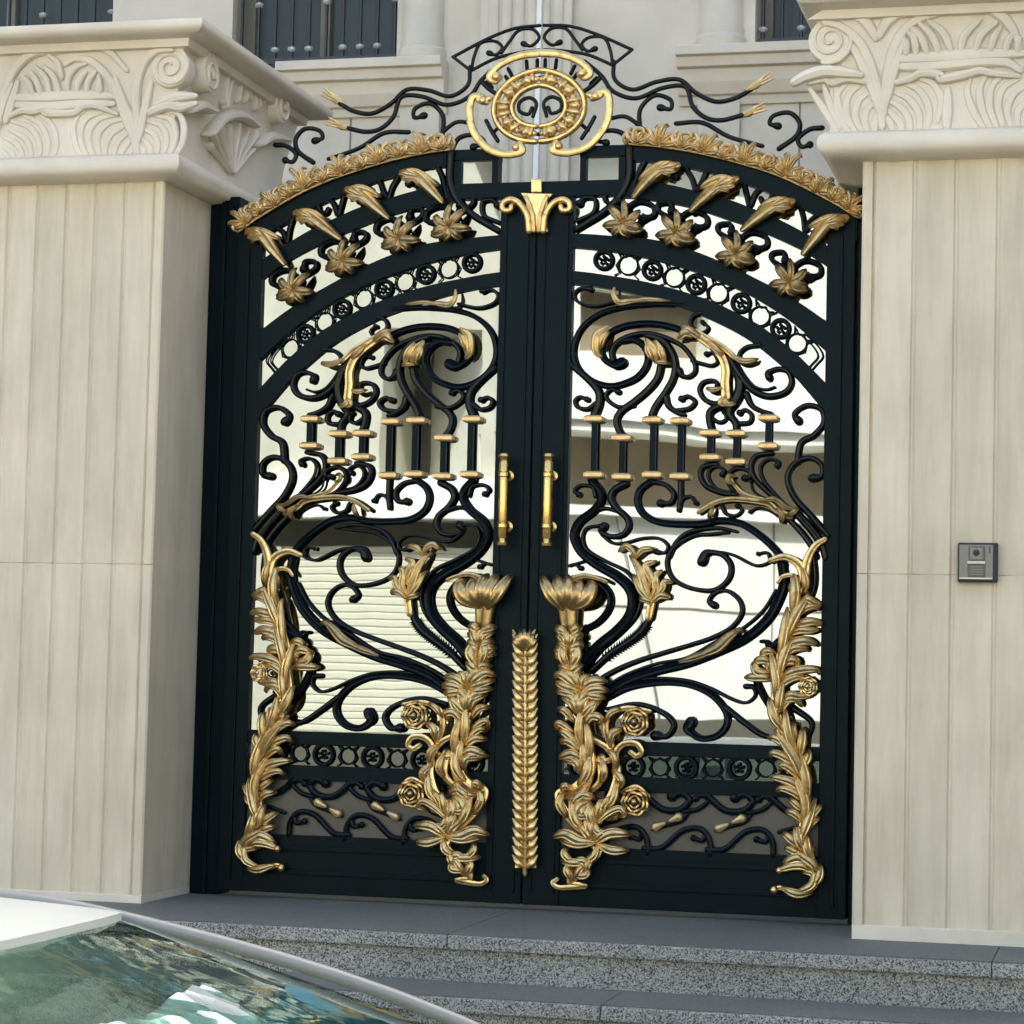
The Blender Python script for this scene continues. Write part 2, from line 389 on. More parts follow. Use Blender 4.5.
SCROLLS = [  # tile, points, width at start, width at end, knobs (start, end), groove
 ('A', [(900,182),(760,175),(640,178),(450,198),(290,245),(170,335),(110,445),(100,565),(150,670),(250,745),(370,775),(480,752),(570,705),(630,625),(640,540),(600,470),(530,432),(450,440)], 5, 9, 0, 0, .35),
 ('A', [(960,405),(850,352),(700,320),(550,322),(430,350),(335,410),(300,500),(325,580),(400,622),(452,604)], 8, 8, 0, 1, .4),
 ('A', [(862,652),(885,695),(940,706),(985,665),(975,590),(900,490),(800,432),(680,395),(560,395),(440,440),(378,510),(384,590)], 5, 7, 1, 0, 0),
 ('A', [(250,990),(285,900),(280,815),(210,730),(105,640)], 11, 8, 0, 0, 0),
 ('A', [(262,900),(200,942),(130,930),(108,885),(145,855),(195,872)], 6, 4.5, 0, 1, 0),
 ('A', [(470,1152),(428,1095),(412,1020),(450,955),(540,890),(640,805),(712,715),(738,615)], 8, 9, 0, 0, .3),
 ('A', [(535,918),(435,930),(360,890),(332,842),(375,800),(425,818)], 6, 4.5, 0, 1, 0),
 ('A', [(668,990),(700,920),(770,820),(825,720),(840,620),(812,520),(745,440),(630,402)], 8.5, 8, 0, 0, .3),
 ('A', [(772,850),(792,920),(850,965),(905,985)], 8, 6, 0, 0, 0),
 ('A', [(850,955),(945,938),(985,888),(935,850),(888,868)], 6, 5, 0, 1, 0),
 ('A', [(400,158),(250,190),(135,162),(102,105),(150,60),(225,68)], 4, 4, 0, 1, 0),
 ('A', [(965,590),(1040,612),(1110,625),(1150,595),(1120,535),(1070,540)], 5, 4, 0, 1, 0),
 ('B', [(140,500),(240,610),(290,740),(275,850),(215,930)], 9, 14, 0, 0, .3),
 ('B', [(210,560),(300,710),(385,805),(500,848),(620,820),(668,745),(640,670),(570,648),(500,675),(505,715)], 10, 5, 0, 1, 0),
 ('B', [(265,600),(330,705),(400,778),(480,800),(545,782)], 4, 3, 0, 0, 0),
 ('B', [(335,830),(375,915),(450,958),(520,975)], 8, 5, 0, 0, 0),
 ('B', [(440,475),(345,488),(292,530),(285,575)], 5, 5, 0, 0, 0),
 ('B', [(0,395),(45,370),(55,340),(20,310)], 4, 4, 0, 1, 0),
 ('B', [(-24,372),(-72,318),(-52,262),(6,240)], 4, 5, 0, 0, 0),
 ('B', [(180,880),(110,905),(30,870),(-5,800),(30,745),(110,740),(130,790)], 7, 5, 0, 1, 0),
 ('B', [(215,900),(120,930),(70,970),(70,1040),(88,1105)], 10, 8, 0, 0, 0),
 ('B', [(70,1000),(140,1040),(190,1015),(175,965)], 6, 4, 0, 1, 0),
 ('B', [(230,880),(215,980),(258,1045),(264,1108)], 10, 8, 0, 0, 0),
 ('B', [(290,970),(330,950),(375,985),(360,1040),(270,1050)], 5, 6, 1, 0, 0),
 ('Q', [(878,655),(890,590),(935,563),(968,520),(958,475),(910,462),(868,490),(882,515)], 8, 6, 0, 1, 0),
 ('D', [(940,850),(800,690),(700,580),(642,460),(655,362),(730,292),(820,280),(888,330),(885,408),(820,425)], 9, 6, 0, 1, 0),
 ('D', [(525,240),(410,262),(370,340),(400,430),(500,530),(620,625),(720,710),(820,820),(880,910)], 6, 8, 0, 0, 0),
 ('D', [(640,640),(525,520),(452,420),(442,335),(500,285),(570,300),(560,335)], 5, 4, 0, 1, 0),
 ('D', [(120,322),(25,340),(0,400),(40,480),(130,525),(260,548)], 6, 7, 0, 0, 0),
 ('D', [(240,535),(120,500),(62,430),(65,370),(120,338),(178,368),(160,398)], 4, 4, 0, 1, 0),
 ('D', [(240,515),(202,450),(212,385),(275,352),(350,372),(365,415),(325,425)], 5, 5, 0, 1, 0),
 ('D', [(160,630),(190,685),(260,700),(305,660),(275,628)], 5, 4, 0, 1, 0),
 ('D', [(365,672),(430,642),(520,672),(620,745)], 3, 3, 1, 0, 0),
 ('D', [(370,445),(385,510),(440,555),(520,590)], 3, 3, 1, 0, 0),
 ('D', [(640,715),(740,820),(810,915),(850,1000)], 7, 8, 0, 0, .3),
 ('D', [(690,660),(790,762),(880,880),(920,1010)], 8, 9, 0, 0, .3),
 ('C', [(225,440),(290,515),(298,585),(240,665),(140,745),(100,840),(130,930),(190,1000),(282,1067),(411,1141),(502,1227),(531,1324),(502,1441),(411,1549),(282,1656),(165,1795)], 9, 15, 0, 0, .45),
 ('C', [(290,770),(195,790),(162,860),(195,950),(325,1030),(497,1120),(587,1270),(561,1420),(453,1549),(314,1667)], 4, 5, 0, 0, 0),
 ('C', [(258,560),(235,490),(150,478),(105,515),(135,545)], 5, 4.5, 0, 1, 0),
 ('C', [(478,465),(395,510),(370,575),(410,645),(485,715),(498,785),(450,842),(365,850),(300,818),(318,775)], 9, 6, 0, 1, 0),
 ('C', [(235,672),(325,645),(430,672)], 5, 5, 0, 0, 0),
 ('C', [(305,840),(380,898),(470,900),(600,866),(720,866),(785,915),(768,968),(700,965)], 4, 4, 0, 1, 0),
 ('C', [(668,445),(592,500),(562,580),(592,670),(680,732),(800,757),(1024,760),(1160,735),(1300,750),(1400,800),(1510,885),(1600,980),(1640,1060)], 8, 9, 0, 0, .35),
 ('C', [(670,452),(765,472),(828,540),(805,605),(735,608)], 6, 6, 0, 1, 0),
 ('C', [(880,445),(880,560),(868,660)], 7, 6, 0, 0, 0),
 ('C', [(868,620),(900,572),(955,560),(992,605)], 5, 4, 0, 1, 0),
 ('C', [(1290,815),(1160,790),(1030,800),(920,830),(845,900),(795,1000)], 4, 6, 0, 0, 0),
 ('R', [(640,42),(585,48),(520,55),(455,95),(432,145),(452,200),(512,232),(590,240),(640,205),(650,155),(620,118),(570,112),(552,142)], 4, 7, 0, 1, 0),
 ('R', [(826,150),(832,210),(815,270),(775,340),(700,405),(600,452),(500,490),(400,515),(300,548),(225,595)], 12, 11, 0, 0, .45),
 ('R', [(805,240),(760,310),(690,370),(600,415),(500,470),(400,490),(300,525),(220,570)], 4, 4, 0, 0, 0),
 ('F', [(0,580),(150,530),(280,460),(350,365),(335,275),(255,212),(175,220),(128,275),(165,312)], 5.5, 5, 0, 1, 0),
 ('F', [(20,575),(-100,610),(-200,640),(-330,680),(-470,735),(-590,800),(-640,850)], 5.5, 7, 0, 0, 0),
 ('R', [(560,128),(600,110),(660,120),(735,155),(785,142),(782,118)], 4, 4, 0, 0, 0),
 ('R', [(785,140),(775,112),(745,115)], 4, 3.5, 0, 1, 0),
 ('E', [(260,495),(395,425),(470,330),(475,240),(415,165),(320,128),(235,150)], 8, 9, 0, 0, .4),
 ('E', [(345,760),(480,640),(600,560),(690,490),(745,400),(770,320)], 8, 8, 0, 0, 0),
 ('E', [(330,0),(200,40),(235,30),(275,55)], 3.5, 4, 0, 1, 0),
 ('R', [(215,612),(300,572),(400,555),(500,560),(580,593),(632,650),(635,700),(600,738),(545,745),(505,715),(515,690)], 9, 8, 0, 1, .35),
 ('R', [(225,580),(310,552),(400,540),(500,548),(580,575),(650,610),(700,624),(732,602),(728,572),(702,568)], 4, 4, 0, 1, 0),
 ('R', [(230,645),(330,628),(420,660),(455,700),(432,738),(392,736)], 5, 7, 0, 1, 0),
 ('R', [(630,640),(700,695),(760,735),(830,748)], 7, 6, 0, 0, 0),
 ('R', [(740,555),(768,610),(805,665)], 9, 8, 0, 0, .4),
 ('R', [(850,375),(790,430),(765,465)], 5, 5, 0, 0, 0),
 ('R', [(930,95),(938,215),(905,300),(860,380)], 7, 7, 0, 0, 0),
 ('R', [(860,640),(925,690),(915,745)], 8, 5, 0, 0, 0),
 # crest
 ('V', [(528,108),(640,112),(760,148),(905,212)], 3.2, 3.2, 0, 0, 0),
 ('V', [(528,212),(620,218),(720,235),(822,278)], 3.2, 3.2, 0, 0, 0),
 ('V', [(905,212),(822,278)], 3, 3, 0, 0, 0),
 ('V', [(598,180),(562,192),(530,160),(560,122),(620,122),(660,168),(692,212)], 3.2, 3.2, 1, 0, 0),
 ('V', [(748,208),(715,218),(690,190),(722,160),(785,162),(812,215),(822,278)], 3.2, 3.2, 1, 0, 0),
 ('U', [(252,185),(256,240),(310,270),(380,247),(450,240),(500,280),(560,306),(620,295),(668,268)], 4, 4.5, 0, 0, 0),
 ('U', [(165,185),(215,228),(250,275),(320,296),(400,265),(468,262),(490,320),(530,355),(580,362),(645,345)], 4, 4.5, 0, 0, 0),
 ('U', [(332,395),(332,330),(375,288),(422,300),(424,328),(392,324)], 4.5, 4, 0, 1, 0),
 ('U', [(238,358),(290,352),(345,392)], 4, 4, 0, 0, 0),
 ('U', [(440,372),(520,370),(600,412),(700,440)], 4.5, 4, 0, 0, 0),
 ('U', [(750,448),(802,410),(812,370),(782,340),(735,348),(722,372),(748,380)], 5, 4, 0, 1, 0),
 ('U', [(880,385),(842,390),(808,418),(818,442),(843,436)], 5, 4, 0, 1, 0),
 ('U', [(300,440),(275,400),(225,395),(195,420),(230,430)], 5, 4, 0, 1, 0),
 ('U', [(300,440),(296,540),(245,620),(140,690)], 9, 6, 0, 0, 0),
 ('U', [(140,665),(190,640),(195,600),(165,595),(148,612)], 4, 4, 0, 1, 0),
 ('V', [(540,495),(528,440),(560,414),(600,430),(600,468),(562,484),(546,458)], 3.6, 3.6, 0, 0, 0),
 ('V', [(690,590),(720,545),(745,500)], 4, 4, 0, 0, 0),
 ('V', [(770,330),(735,365),(700,390)], 5, 4, 0, 0, 0),
]

RIGHT_SPRAY = [
 ('F', [(735,300),(800,268),(850,292),(900,305)], 9), ('F', [(715,390),(780,335),(840,318),(885,335)], 8),
 ('F', [(690,450),(760,432),(840,420),(908,438)], 10), ('F', [(665,520),(740,480),(820,480),(885,472)], 9),
 ('F', [(645,590),(720,560),(800,552),(868,580)], 11), ('F', [(625,660),(700,605),(760,598),(805,615)], 10),
 ('F', [(610,745),(660,690),(722,690),(720,750)], 11), ('F', [(605,850),(660,780),(760,748),(860,748),(885,780)], 10),
 ('F', [(600,910),(640,840),(720,800),(810,800)], 9), ('F', [(600,970),(680,920),(745,930),(830,925)], 9),
 ('F', [(600,1020),(650,960),(720,950),(765,1000)], 9), ('F', [(740,130),(700,185),(712,250)], 9),
 ('F', [(770,60),(790,150),(780,230)], 9),
 ('H', [(430,120),(470,60),(525,22)], 8), ('H', [(500,305),(460,262),(410,232),(383,236)], 10),
 ('H', [(480,250),(440,200),(432,165)], 9), ('H', [(525,375),(470,332),(410,308),(388,322)], 10),
 ('H', [(545,440),(490,385),(450,368),(440,395)], 9), ('H', [(560,510),(500,452),(430,430),(392,424)], 10),
 ('H', [(565,550),(510,502),(450,480),(422,492)], 9), ('H', [(565,595),(520,560),(482,528)], 8),
 ('H', [(530,335),(545,250),(552,185)], 11), ('H', [(500,265),(498,190),(505,160)], 11), ('H', [(465,230),(455,170),(470,130)], 9),
 ('H', [(540,380),(572,335),(580,296)], 10), ('H', [(555,645),(510,604),(468,590)], 9),
 ('H', [(560,665),(600,605),(642,560)], 9), ('H', [(560,685),(600,642),(632,620)], 8),
 ('H', [(545,765),(500,735),(455,696)], 10), ('H', [(550,805),(500,782),(462,765)], 9), ('H', [(570,812),(590,782),(608,772)], 8),
 ('H', [(600,870),(540,822),(490,828),(458,852)], 12), ('H', [(612,905),(560,862),(500,858),(430,880)], 10),
 ('H', [(622,935),(590,892),(545,885)], 8), ('H', [(610,860),(560,800),(520,800)], 9),
]
RIGHT_SPINE = [('H', [(410,978),(440,965),(510,985),(590,968),(622,915),(612,855),(565,795),(540,740),(545,690),(570,570),(560,460),(525,340),(470,220),(432,140),(415,60)]),
               ('F', [(600,850),(605,700),(645,560),(690,400),(735,260),(765,150),(775,80)])]
MID_SPRAY = [
 ('E', [(270,885),(200,822),(140,782),(95,795)], 11), ('E', [(270,895),(170,862),(105,832)], 10), ('E', [(265,880),(225,800),(150,750)], 12),
 ('E', [(275,880),(240,800),(265,745)], 12), ('E', [(280,885),(350,830),(455,828)], 11), ('E', [(290,905),(380,880),(465,892)], 10),
 ('E', [(290,915),(380,930),(445,940)], 9), ('E', [(250,925),(180,905),(115,890)], 10), ('E', [(280,890),(300,810),(355,800)], 9),
 ('E', [(240,1000),(210,940),(150,910)], 12), ('E', [(270,1000),(300,930),(350,920)], 12), ('E', [(255,1010),(250,950),(262,900)], 12),
 ('G', [(170,155),(120,102),(88,92)], 9), ('G', [(172,215),(110,170),(84,165),(84,195)], 8), ('G', [(185,262),(120,208),(95,205)], 9),
 ('G', [(195,295),(140,252),(98,250)], 10), ('G', [(205,335),(150,310),(92,332)], 11), ('G', [(195,405),(172,352),(122,344)], 10),
 ('G', [(190,365),(150,335),(110,335)], 8),
 ('G', [(215,175),(250,130),(292,138),(285,168)], 10), ('G', [(190,135),(230,92),(262,70),(292,45)], 11), ('G', [(180,115),(158,60),(108,28)], 12),
 ('G', [(200,125),(208,60),(238,12)], 13), ('G', [(190,120),(185,60),(170,10)], 12), ('G', [(210,140),(250,90),(275,20)], 10),
 ('G', [(340,275),(352,212),(402,188)], 9), ('G', [(270,645),(290,565),(312,528)], 9), ('G', [(265,685),(240,602),(262,555)], 11),
 ('G', [(265,660),(330,602),(388,578),(412,608),(380,618)], 8), ('G', [(180,645),(190,572),(255,538)], 11), ('G', [(150,565),(200,512),(272,528)], 10),
 ('G', [(200,640),(210,590),(225,575)], 9),
 ('G', [(265,742),(190,735),(120,702),(68,716)], 13), ('G', [(260,748),(180,752),(98,732)], 10), ('G', [(275,742),(340,700),(442,702)], 12),
 ('G', [(280,752),(350,782),(432,782)], 11), ('G', [(265,738),(302,700),(345,722)], 9), ('G', [(255,732),(240,665),(228,602)], 12),
 ('G', [(230,842),(160,842),(105,832)], 10), ('G', [(165,845),(118,802),(132,768)], 9), ('G', [(240,855),(200,832),(158,862)], 10),
 ('G', [(220,892),(232,852),(252,830)], 9), ('G', [(170,905),(222,902),(232,868)], 9), ('G', [(160,930),(130,880),(150,850)], 9),
]
MID_SPRAY += [('G', l, w) for l, w in (
 ([(200,90),(188,200),(214,320)], 10), ([(222,150),(240,260),(232,380)], 10), ([(236,300),(228,400),(180,478)], 11), ([(205,250),(210,340),(196,420)], 9),
 ([(112,505),(92,555),(140,632)], 10), ([(150,540),(170,630),(222,690)], 11), ([(235,470),(190,522),(132,532)], 10), ([(160,600),(205,615),(246,596)], 9),
 ([(190,660),(230,700),(262,740)], 10), ([(376,440),(356,530),(305,590)], 9), ([(362,395),(396,440),(374,486)], 9), ([(345,520),(310,560),(280,620)], 9),
 ([(282,760),(262,810),(210,842)], 9), ([(372,390),(362,330),(330,290)], 7), ([(300,340),(312,400),(296,455)], 9), ([(320,150),(345,110),(400,88)], 7),
 ([(150,480),(120,470),(104,490)], 9), ([(250,640),(282,690),(330,690)], 9), ([(228,845),(190,880),(165,930)], 8))]
MID_STEMS = [
 ('G', [(200,0),(205,120),(210,210),(235,290),(240,380),(215,450),(170,490),(125,500)], 13, 17),
 ('G', [(135,490),(92,505),(105,560),(150,625),(200,672),(255,712),(270,750)], 8, 15),
 ('G', [(270,740),(282,790),(240,830),(190,850),(160,890),(150,942),(205,952)], 12, 7),
 ('G', [(218,956),(150,962),(90,962),(62,940),(85,922)], 7, 5),
 ('G', [(365,400),(368,350),(330,285),(262,242),(228,222)], 8, 6),
 ('G', [(350,275),(322,205),(332,130),(390,95),(450,88),(535,104)], 8, 5),
 ('G', [(375,385),(372,305),(412,262),(470,262),(496,300),(472,322),(440,302)], 8, 6),
 ('G', [(378,380),(372,450),(342,530),(300,575),(268,645)], 9, 12),
 ('G', [(300,335),(302,400),(292,450),(238,502)], 12, 6), ('G', [(262,345),(300,352),(345,340)], 7, 7),
 ('G', [(400,500),(470,472),(530,520)], 6, 5),
]
def build_leaf(sx, root):
    def W(p, Y):
        w = P(p.x, p.y, Y)
        if sx < 0: w.x = -w.x*.985
        return w
    def WL(l, Y): return [W(p, Y) for p in l]
    mb = None
    # --- frame
    def strip(name, up, lo, y0=-.028, y1=.036):
        m = MB(); m.strip([W(p, -.03) for p in spline(V2(up), 3)], [W(p, -.03) for p in spline(V2(lo), 3)], y0, y1)
        return m.build(name, M['black'], root, angle=30)
    strip('top_arch', ARC0, ARC0B); strip('fanlight_bar', BAR1T, BAR1B, -.024); strip('upper_arch', A1T, A1B); strip('lower_arch', A2T, A2B)
    z = lambda y, x=700: W(Vector((x, y)), -.03).z
    X = lambda a: a*sx
    def bar(name, x0, x1, z0, z1, y0=-.03, y1=.038, bevel=.003):
        m = MB(); a, b = sorted((X(x0), X(x1))); m.box((a, y0, z0), (b, y1, z1))
        return m.build(name, M['black'], root, smooth=False, bevel=bevel)
    ms = bar('meeting_stile', .003, .128, .022, 2.452)
    m = MB()
    for a in (.030, .108):
        q, r_ = sorted((X(a-.005), X(a+.005))); m.box((q, -.036, .06), (r_, -.0295, 2.42))
    m.build('stile_bead', M['black'], ms, smooth=False, bevel=.002)
    hs = bar('hinge_stile', .992, 1.086, .022, 2.325)
    m = MB(); q, r_ = sorted((X(1.035), X(1.047))); m.box((q, -.038, .06), (r_, -.0295, 2.27)); m.build('stile_bead', M['black'], hs, smooth=False, bevel=.002)
    br = bar('bottom_rail', .126, .994, .0225, z(852), -.026)
    m = MB(); a, b = sorted((X(.16), X(.96)))
    m.box((a, -.034, z(868)), (b, -.0255, z(863))); m.box((a, -.034, z(893)), (b, -.0255, z(888)))
    m.build('rail_moulding', M['black'], br, smooth=False, bevel=.002)
    bar('middle_rail', .126, .994, z(794.6), z(779), -.026); bar('lock_rail', .126, .994, z(757.7), z(743.5), -.026)
    tb = bar('top_bar', .003, W(Vector((626, 186)), -.03).x*sx, z(196, 580), z(180.5, 580), -.0335)
    m = MB()
    def pb(x0, y0, x1, y1, d=-.026):
        a = W(Vector((x0, y1)), -.03); b = W(Vector((x1, y0)), -.03)
        q, r_ = sorted((a.x, b.x)); m.box((q, d, a.z), (r_, .034, b.z))
    pb(579.4, 144, 634, 156.6); pb(579.4, 156, 586, 181, -.0275); pb(618, 156, 626.5, 181, -.0275)
    m.build('crest_base', M['black'], root, smooth=False, bevel=.002)
    # --- glass, one pane to each opening
    def pane(pts, dy=0):
        m = MB(); m.prism([(w.x, w.z) for w in WL(V2(pts), -.006)], -.008+dy, .001+dy)
        return m.build('glass_pane', M['mirror'], root, smooth=False)
    pane([(565,238),(565,188),(583,188),(583,150),(622,150)]+[(x, y-6) for x, y in ARC0B[:-2]]+[(833,225),(833,322)]+[(x, y+5) for x, y in A1T[::-1][1:]])
    pane([(x, y-5) for x, y in A1B[:-1]]+[(833,352),(833,396)]+[(x, y+5) for x, y in A2T[::-1][1:]])
    pane([(x, y-6) for x, y in A2B[:-1]]+[(834,418),(826,750),(556,750)])
    pane([(556,752),(826,752),(826,786),(556,786)]); pane([(554,788),(824,788),(823,858),(553,858)]).data.materials[0] = M['panel']
    # --- iron scrolls
    for tile, pts, w0, w1, k, g in [(s[0], s[1], s[2], s[3], (s[4], s[5]), s[6]) for s in SCROLLS]:
        Y = -.022-random.random()*.006
        c = [W(p, Y) for p in spline(tr(tile, pts), 7)]
        m = MB(); kk = .56 if tile in 'UV' else .415; a0, a1 = w0*kk*PXM, w1*kk*PXM
        def wf(t, a0=a0, a1=a1, k=k):
            r = a0+(a1-a0)*t
            if k[1] and t > .93: r *= 1+.75*math.sin(PI*(t-.93)/.14)
            if k[0] and t < .07: r *= 1+.75*math.sin(PI*(.07-t)/.14)
            return r
        m.sweep(c, wf, lambda t, wf=wf: wf(t)*.8+.002, seg=12, groove=g)
        o = m.build('scroll', M['iron'], root)
        if tile == 'E' and w0 == 8 and pts[0] == (345, 760):      # the toothed stem
            m = MB(); n = len(c)
            for i in range(5, int(n*.72)):
                tg = (c[i+1]-c[i-1]).normalized(); u = Vector((-tg.z, 0, tg.x))
                for s in (-1, 1):
                    q = c[i]+u*s*a0*.7
                    m.add([q-tg*.006+Vector((0,-.006,0)), q+tg*.006+Vector((0,-.006,0)), q+u*s*.014+tg*.009, q+Vector((0,.008,0))], [(0,1,2),(1,3,2),(3,0,2),(0,3,1)])
            m.build('tooth_fringe', M['black'], o, smooth=False)
    # --- balusters with collars
    for x, y0, y1 in [(593.8,419,475),(622,438,477),(652.3,420,475),(680,421,476.5),(710,433,457.5),(736,433.5,462),(768.2,418,446)]:
        a, b = W(Vector((x, y1)), -.03), W(Vector((x, y0)), -.03)
        m = MB(); m.box((a.x-.010, -.04, a.z-.012), (a.x+.010, -.02, b.z+.012))
        o = m.build('baluster', M['black'], root, smooth=False, bevel=.003)
        for q in (a, b):
            m = MB()
            m.rings([[Vector((q.x+sx_*r, -.03+sy2*r*.62, q.z+h)) for sx_, sy2 in ((-1,-1),(1,-1),(1,1),(-1,1))] for r, h in ((.021,-.0125),(.032,-.007),(.033,.006),(.022,.0125))])
            m.build('collar', M['tan_gold'], o, smooth=False, bevel=.002)
    # --- gold leaf work
    def leaf(m, tile, pts, w, Y=-.052, lift=.024, g=-.42):
        sp = spline(tr(tile, pts), 5); n = len(sp)
        c = [W(p, Y-lift*math.sin(PI*min(1, .15+.8*i/(n-1)))*.8 + (.012 if i == n-1 else 0)) for i, p in enumerate(sp)]
        a = w*.5*PXM*1.12
        m.sweep(c, leafw(a), lambda t: leafw(a)(t)*.56+.0015, seg=24, groove=g)
    def stem(m, tile, pts, w0, w1, Y=-.05, g=.25, lift=0):
        sp = spline(tr(tile, pts), 6); n = len(sp)
        c = [W(p, Y-lift*math.sin(PI*i/(n-1))) for i, p in enumerate(sp)]
        m.sweep(c, taper(w0*.46*PXM, w1*.46*PXM), taper(w0*.36*PXM, w1*.36*PXM), seg=20, groove=-.45)
    def rose(parent, tile, pt, r, mat, Y=-.07):
        c = W(tr(tile, [pt])[0], Y); r *= PXM; m = MB()
        m.ball(c+Vector((0, -.012, 0)), r*.24, r*.24, r*.24)
        for ring, (n, rr, pr) in enumerate(((4, .34, .26), (5, .60, .33), (7, .86, .34))):
            for i in range(n):
                a = 2*PI*i/n+ring*.7
                q = c+Vector((rr*r*math.cos(a), .006*ring-.004, rr*r*math.sin(a)))
                t = Vector((-math.sin(a), 0, math.cos(a)))
                o = Vector((math.cos(a), 0, math.sin(a)))
                m.sweep([q-t*pr*r*1.1-o*r*.10, q-t*pr*r*.5+o*r*.04, q+o*r*.09+Vector((0,-.004,0)), q+t*pr*r*.5+o*r*.04, q+t*pr*r*1.1-o*r*.10], pr*r*.40, pr*r*.50, seg=6)
        return m.build('rose', mat, parent)
    # tall spray beside the hinge stile
    sp = []
    for t_, l in RIGHT_SPINE: sp += tr(t_, l)
    m = MB(); cc = [W(p, -.05) for p in spline(sp, 5)]
    m.sweep(cc, lambda t: PXM*.5*(3.5+6*math.sin(PI*min(1, t*.9+.08))), seg=20, groove=-.5)
    stem(m, 'R', [(900,215),(912,140),(938,90),(972,66)], 13, 6); stem(m, 'R', [(905,210),(885,152),(835,126),(786,138)], 12, 6)
    m.ball(W(tr('H', [(435,880)])[0], -.06), .012); m.ball(W(tr('H', [(410,975)])[0], -.06), .014)
    spray = m.build('acanthus_spray', M['gold'], root)
    for t_, l, w in RIGHT_SPRAY:
        m = MB(); leaf(m, t_, l, w); m.build('acanthus_leaf', M['gold'], spray)
    sl = spline(sp, 5); rr = random.Random(3); i = 6; sd_ = 1
    while i < len(sl)-14:
        tg_ = (sl[i+4]-sl[i]).normalized(); nr = Vector((-tg_.y, tg_.x))*sd_
        q0, q1, q2 = sl[i], sl[i+5]+nr*rr.uniform(1.5, 4), sl[min(i+11, len(sl)-1)]+nr*rr.uniform(5, 10)
        m = MB(); leaf(m, 'p', [tuple(q0), tuple(q1), tuple(q2)], rr.uniform(9, 12), -.062, .026); m.build('acanthus_leaf', M['gold'], spray)
        i += 5; sd_ = -sd_
    rose(spray, 'F', (805, 862), 9.5, M['gold'])
    m = MB(); stem(m, 'F', [(600,150),(630,115),(690,105),(745,145)], 4, 6); m.build('tendril', M['gold'], spray)
    # spray rising from the foot of the meeting stile
    m = MB()
    for t_, l, w0, w1 in MID_STEMS: stem(m, t_, l, w0, w1, -.052, .3, .01)
    stem(m, 'E', [(262,1010),(250,930),(225,830),(205,720),(195,600),(192,470)], 14, 18)
    spray = m.build('acanthus_stem', M['gold'], root)
    for t_, l, w in MID_SPRAY:
        m = MB(); leaf(m, t_, l, w, -.06, .034); m.build('acanthus_leaf', M['gold'], spray)
    rr = random.Random(11)
    for y in range(462, 735, 31):
        for sgn in (-1, 1):
            jx, jy, ln = rr.uniform(-10, 10), rr.uniform(-14, 14), rr.uniform(58, 96)
            l = [(196+sgn*6, y+50+jy), (196+sgn*ln*.55+jx, y+16+jy), (196+sgn*ln, y+rr.uniform(-14, 20)+jy)]
            m = MB(); leaf(m, 'E', l, rr.uniform(8, 12), -.06, .034); m.build('acanthus_leaf', M['gold'], spray)
    for l, w in (([(190,740),(150,640),(175,560)], 11), ([(200,740),(250,650),(225,570)], 12), ([(195,600),(180,530),(150,480)], 11), ([(200,600),(225,530),(250,490)], 10)):
        m = MB(); leaf(m, 'E', l, w, -.064, .036); m.build('acanthus_leaf', M['gold'], spray)
    rose(spray, 'G', (462, 155), 14, M['old_gold']); rose(spray, 'G', (462, 545), 14, M['old_gold'])
    m = MB(); stem(m, 'G', [(300,60),(340,120),(380,180)], 0.5, 0.5); 
    # the cup flower on top of it
    m = MB(); stem(m, 'E', [(200,480),(195,400),(190,310)], 17, 24, -.055)
    cup = m.build('cup_flower', M['old_gold'], root)
    for l, w in (([(155,335),(88,255),(40,175),(18,112)], 15), ([(170,325),(135,220),(112,108)], 16), ([(188,325),(188,205),(188,108)], 16), ([(205,325),(252,225),(262,140)], 17), ([(220,325),(310,265),(345,195),(332,152)], 18)):
        m = MB(); leaf(m, 'E', l, w, -.055, .05, -.3); m.build('petal', M['old_gold'], cup)
    m = MB(); stem(m, 'E', [(210,135),(300,108),(400,128),(455,152)], 7, 4, -.07); m.build('petal', M['old_gold'], cup)
    # small gilded leaves on the scrolls
    def gild(name, leaves, mat='gold', stems=()):
        m = MB()
        first = leaves[0] if leaves else None
        for t_, l, w0, w1 in stems: stem(m, t_, l, w0, w1, -.042)
        if not stems: leaf(m, *first, -.045, .02); leaves = leaves[1:]
        o = m.build(name, M[mat], root)
        for t_, l, w in leaves:
            m = MB(); leaf(m, t_, l, w, -.045, .02); m.build('leaf', M[mat], o)
    gild('gilded_leaf', [('A', [(870,425),(920,385),(985,405)], 11), ('A', [(895,345),(950,370),(1030,425)], 9), ('A', [(930,330),(945,370),(990,390)], 8)])
    gild('gilded_stalk', [('B', [(235,555),(320,592),(425,578)], 7), ('B', [(190,850),(150,895),(215,912)], 7), ('B', [(155,788),(100,802),(48,792)], 6), ('B', [(170,860),(205,905),(260,900)], 6),
         ('B', [(60,450),(130,520),(175,540)], 8)], 'gold',
         [('B', [(-60,380),(20,435),(100,495),(160,565),(190,655),(185,750),(192,860)], 8, 11), ('B', [(-30,372),(60,425),(160,485),(250,565)], 5, 6)])
    gild('gilded_cuff', [('A', [(345,345),(282,388),(260,450),(266,525),(305,568)], 10), ('A', [(352,380),(312,430),(292,505)], 8)])
    gild('gilded_bell', [('A', [(632,440),(680,520),(702,600)], 13), ('A', [(700,448),(742,530),(765,602)], 9), ('A', [(640,445),(645,520),(690,590)], 8), ('A', [(695,606),(740,600),(795,608)], 5)])
    gild('gilded_leaf', [('A', [(398,58),(392,112),(430,162),(500,157),(610,138)], 7), ('A', [(515,162),(620,140),(805,152)], 5)])
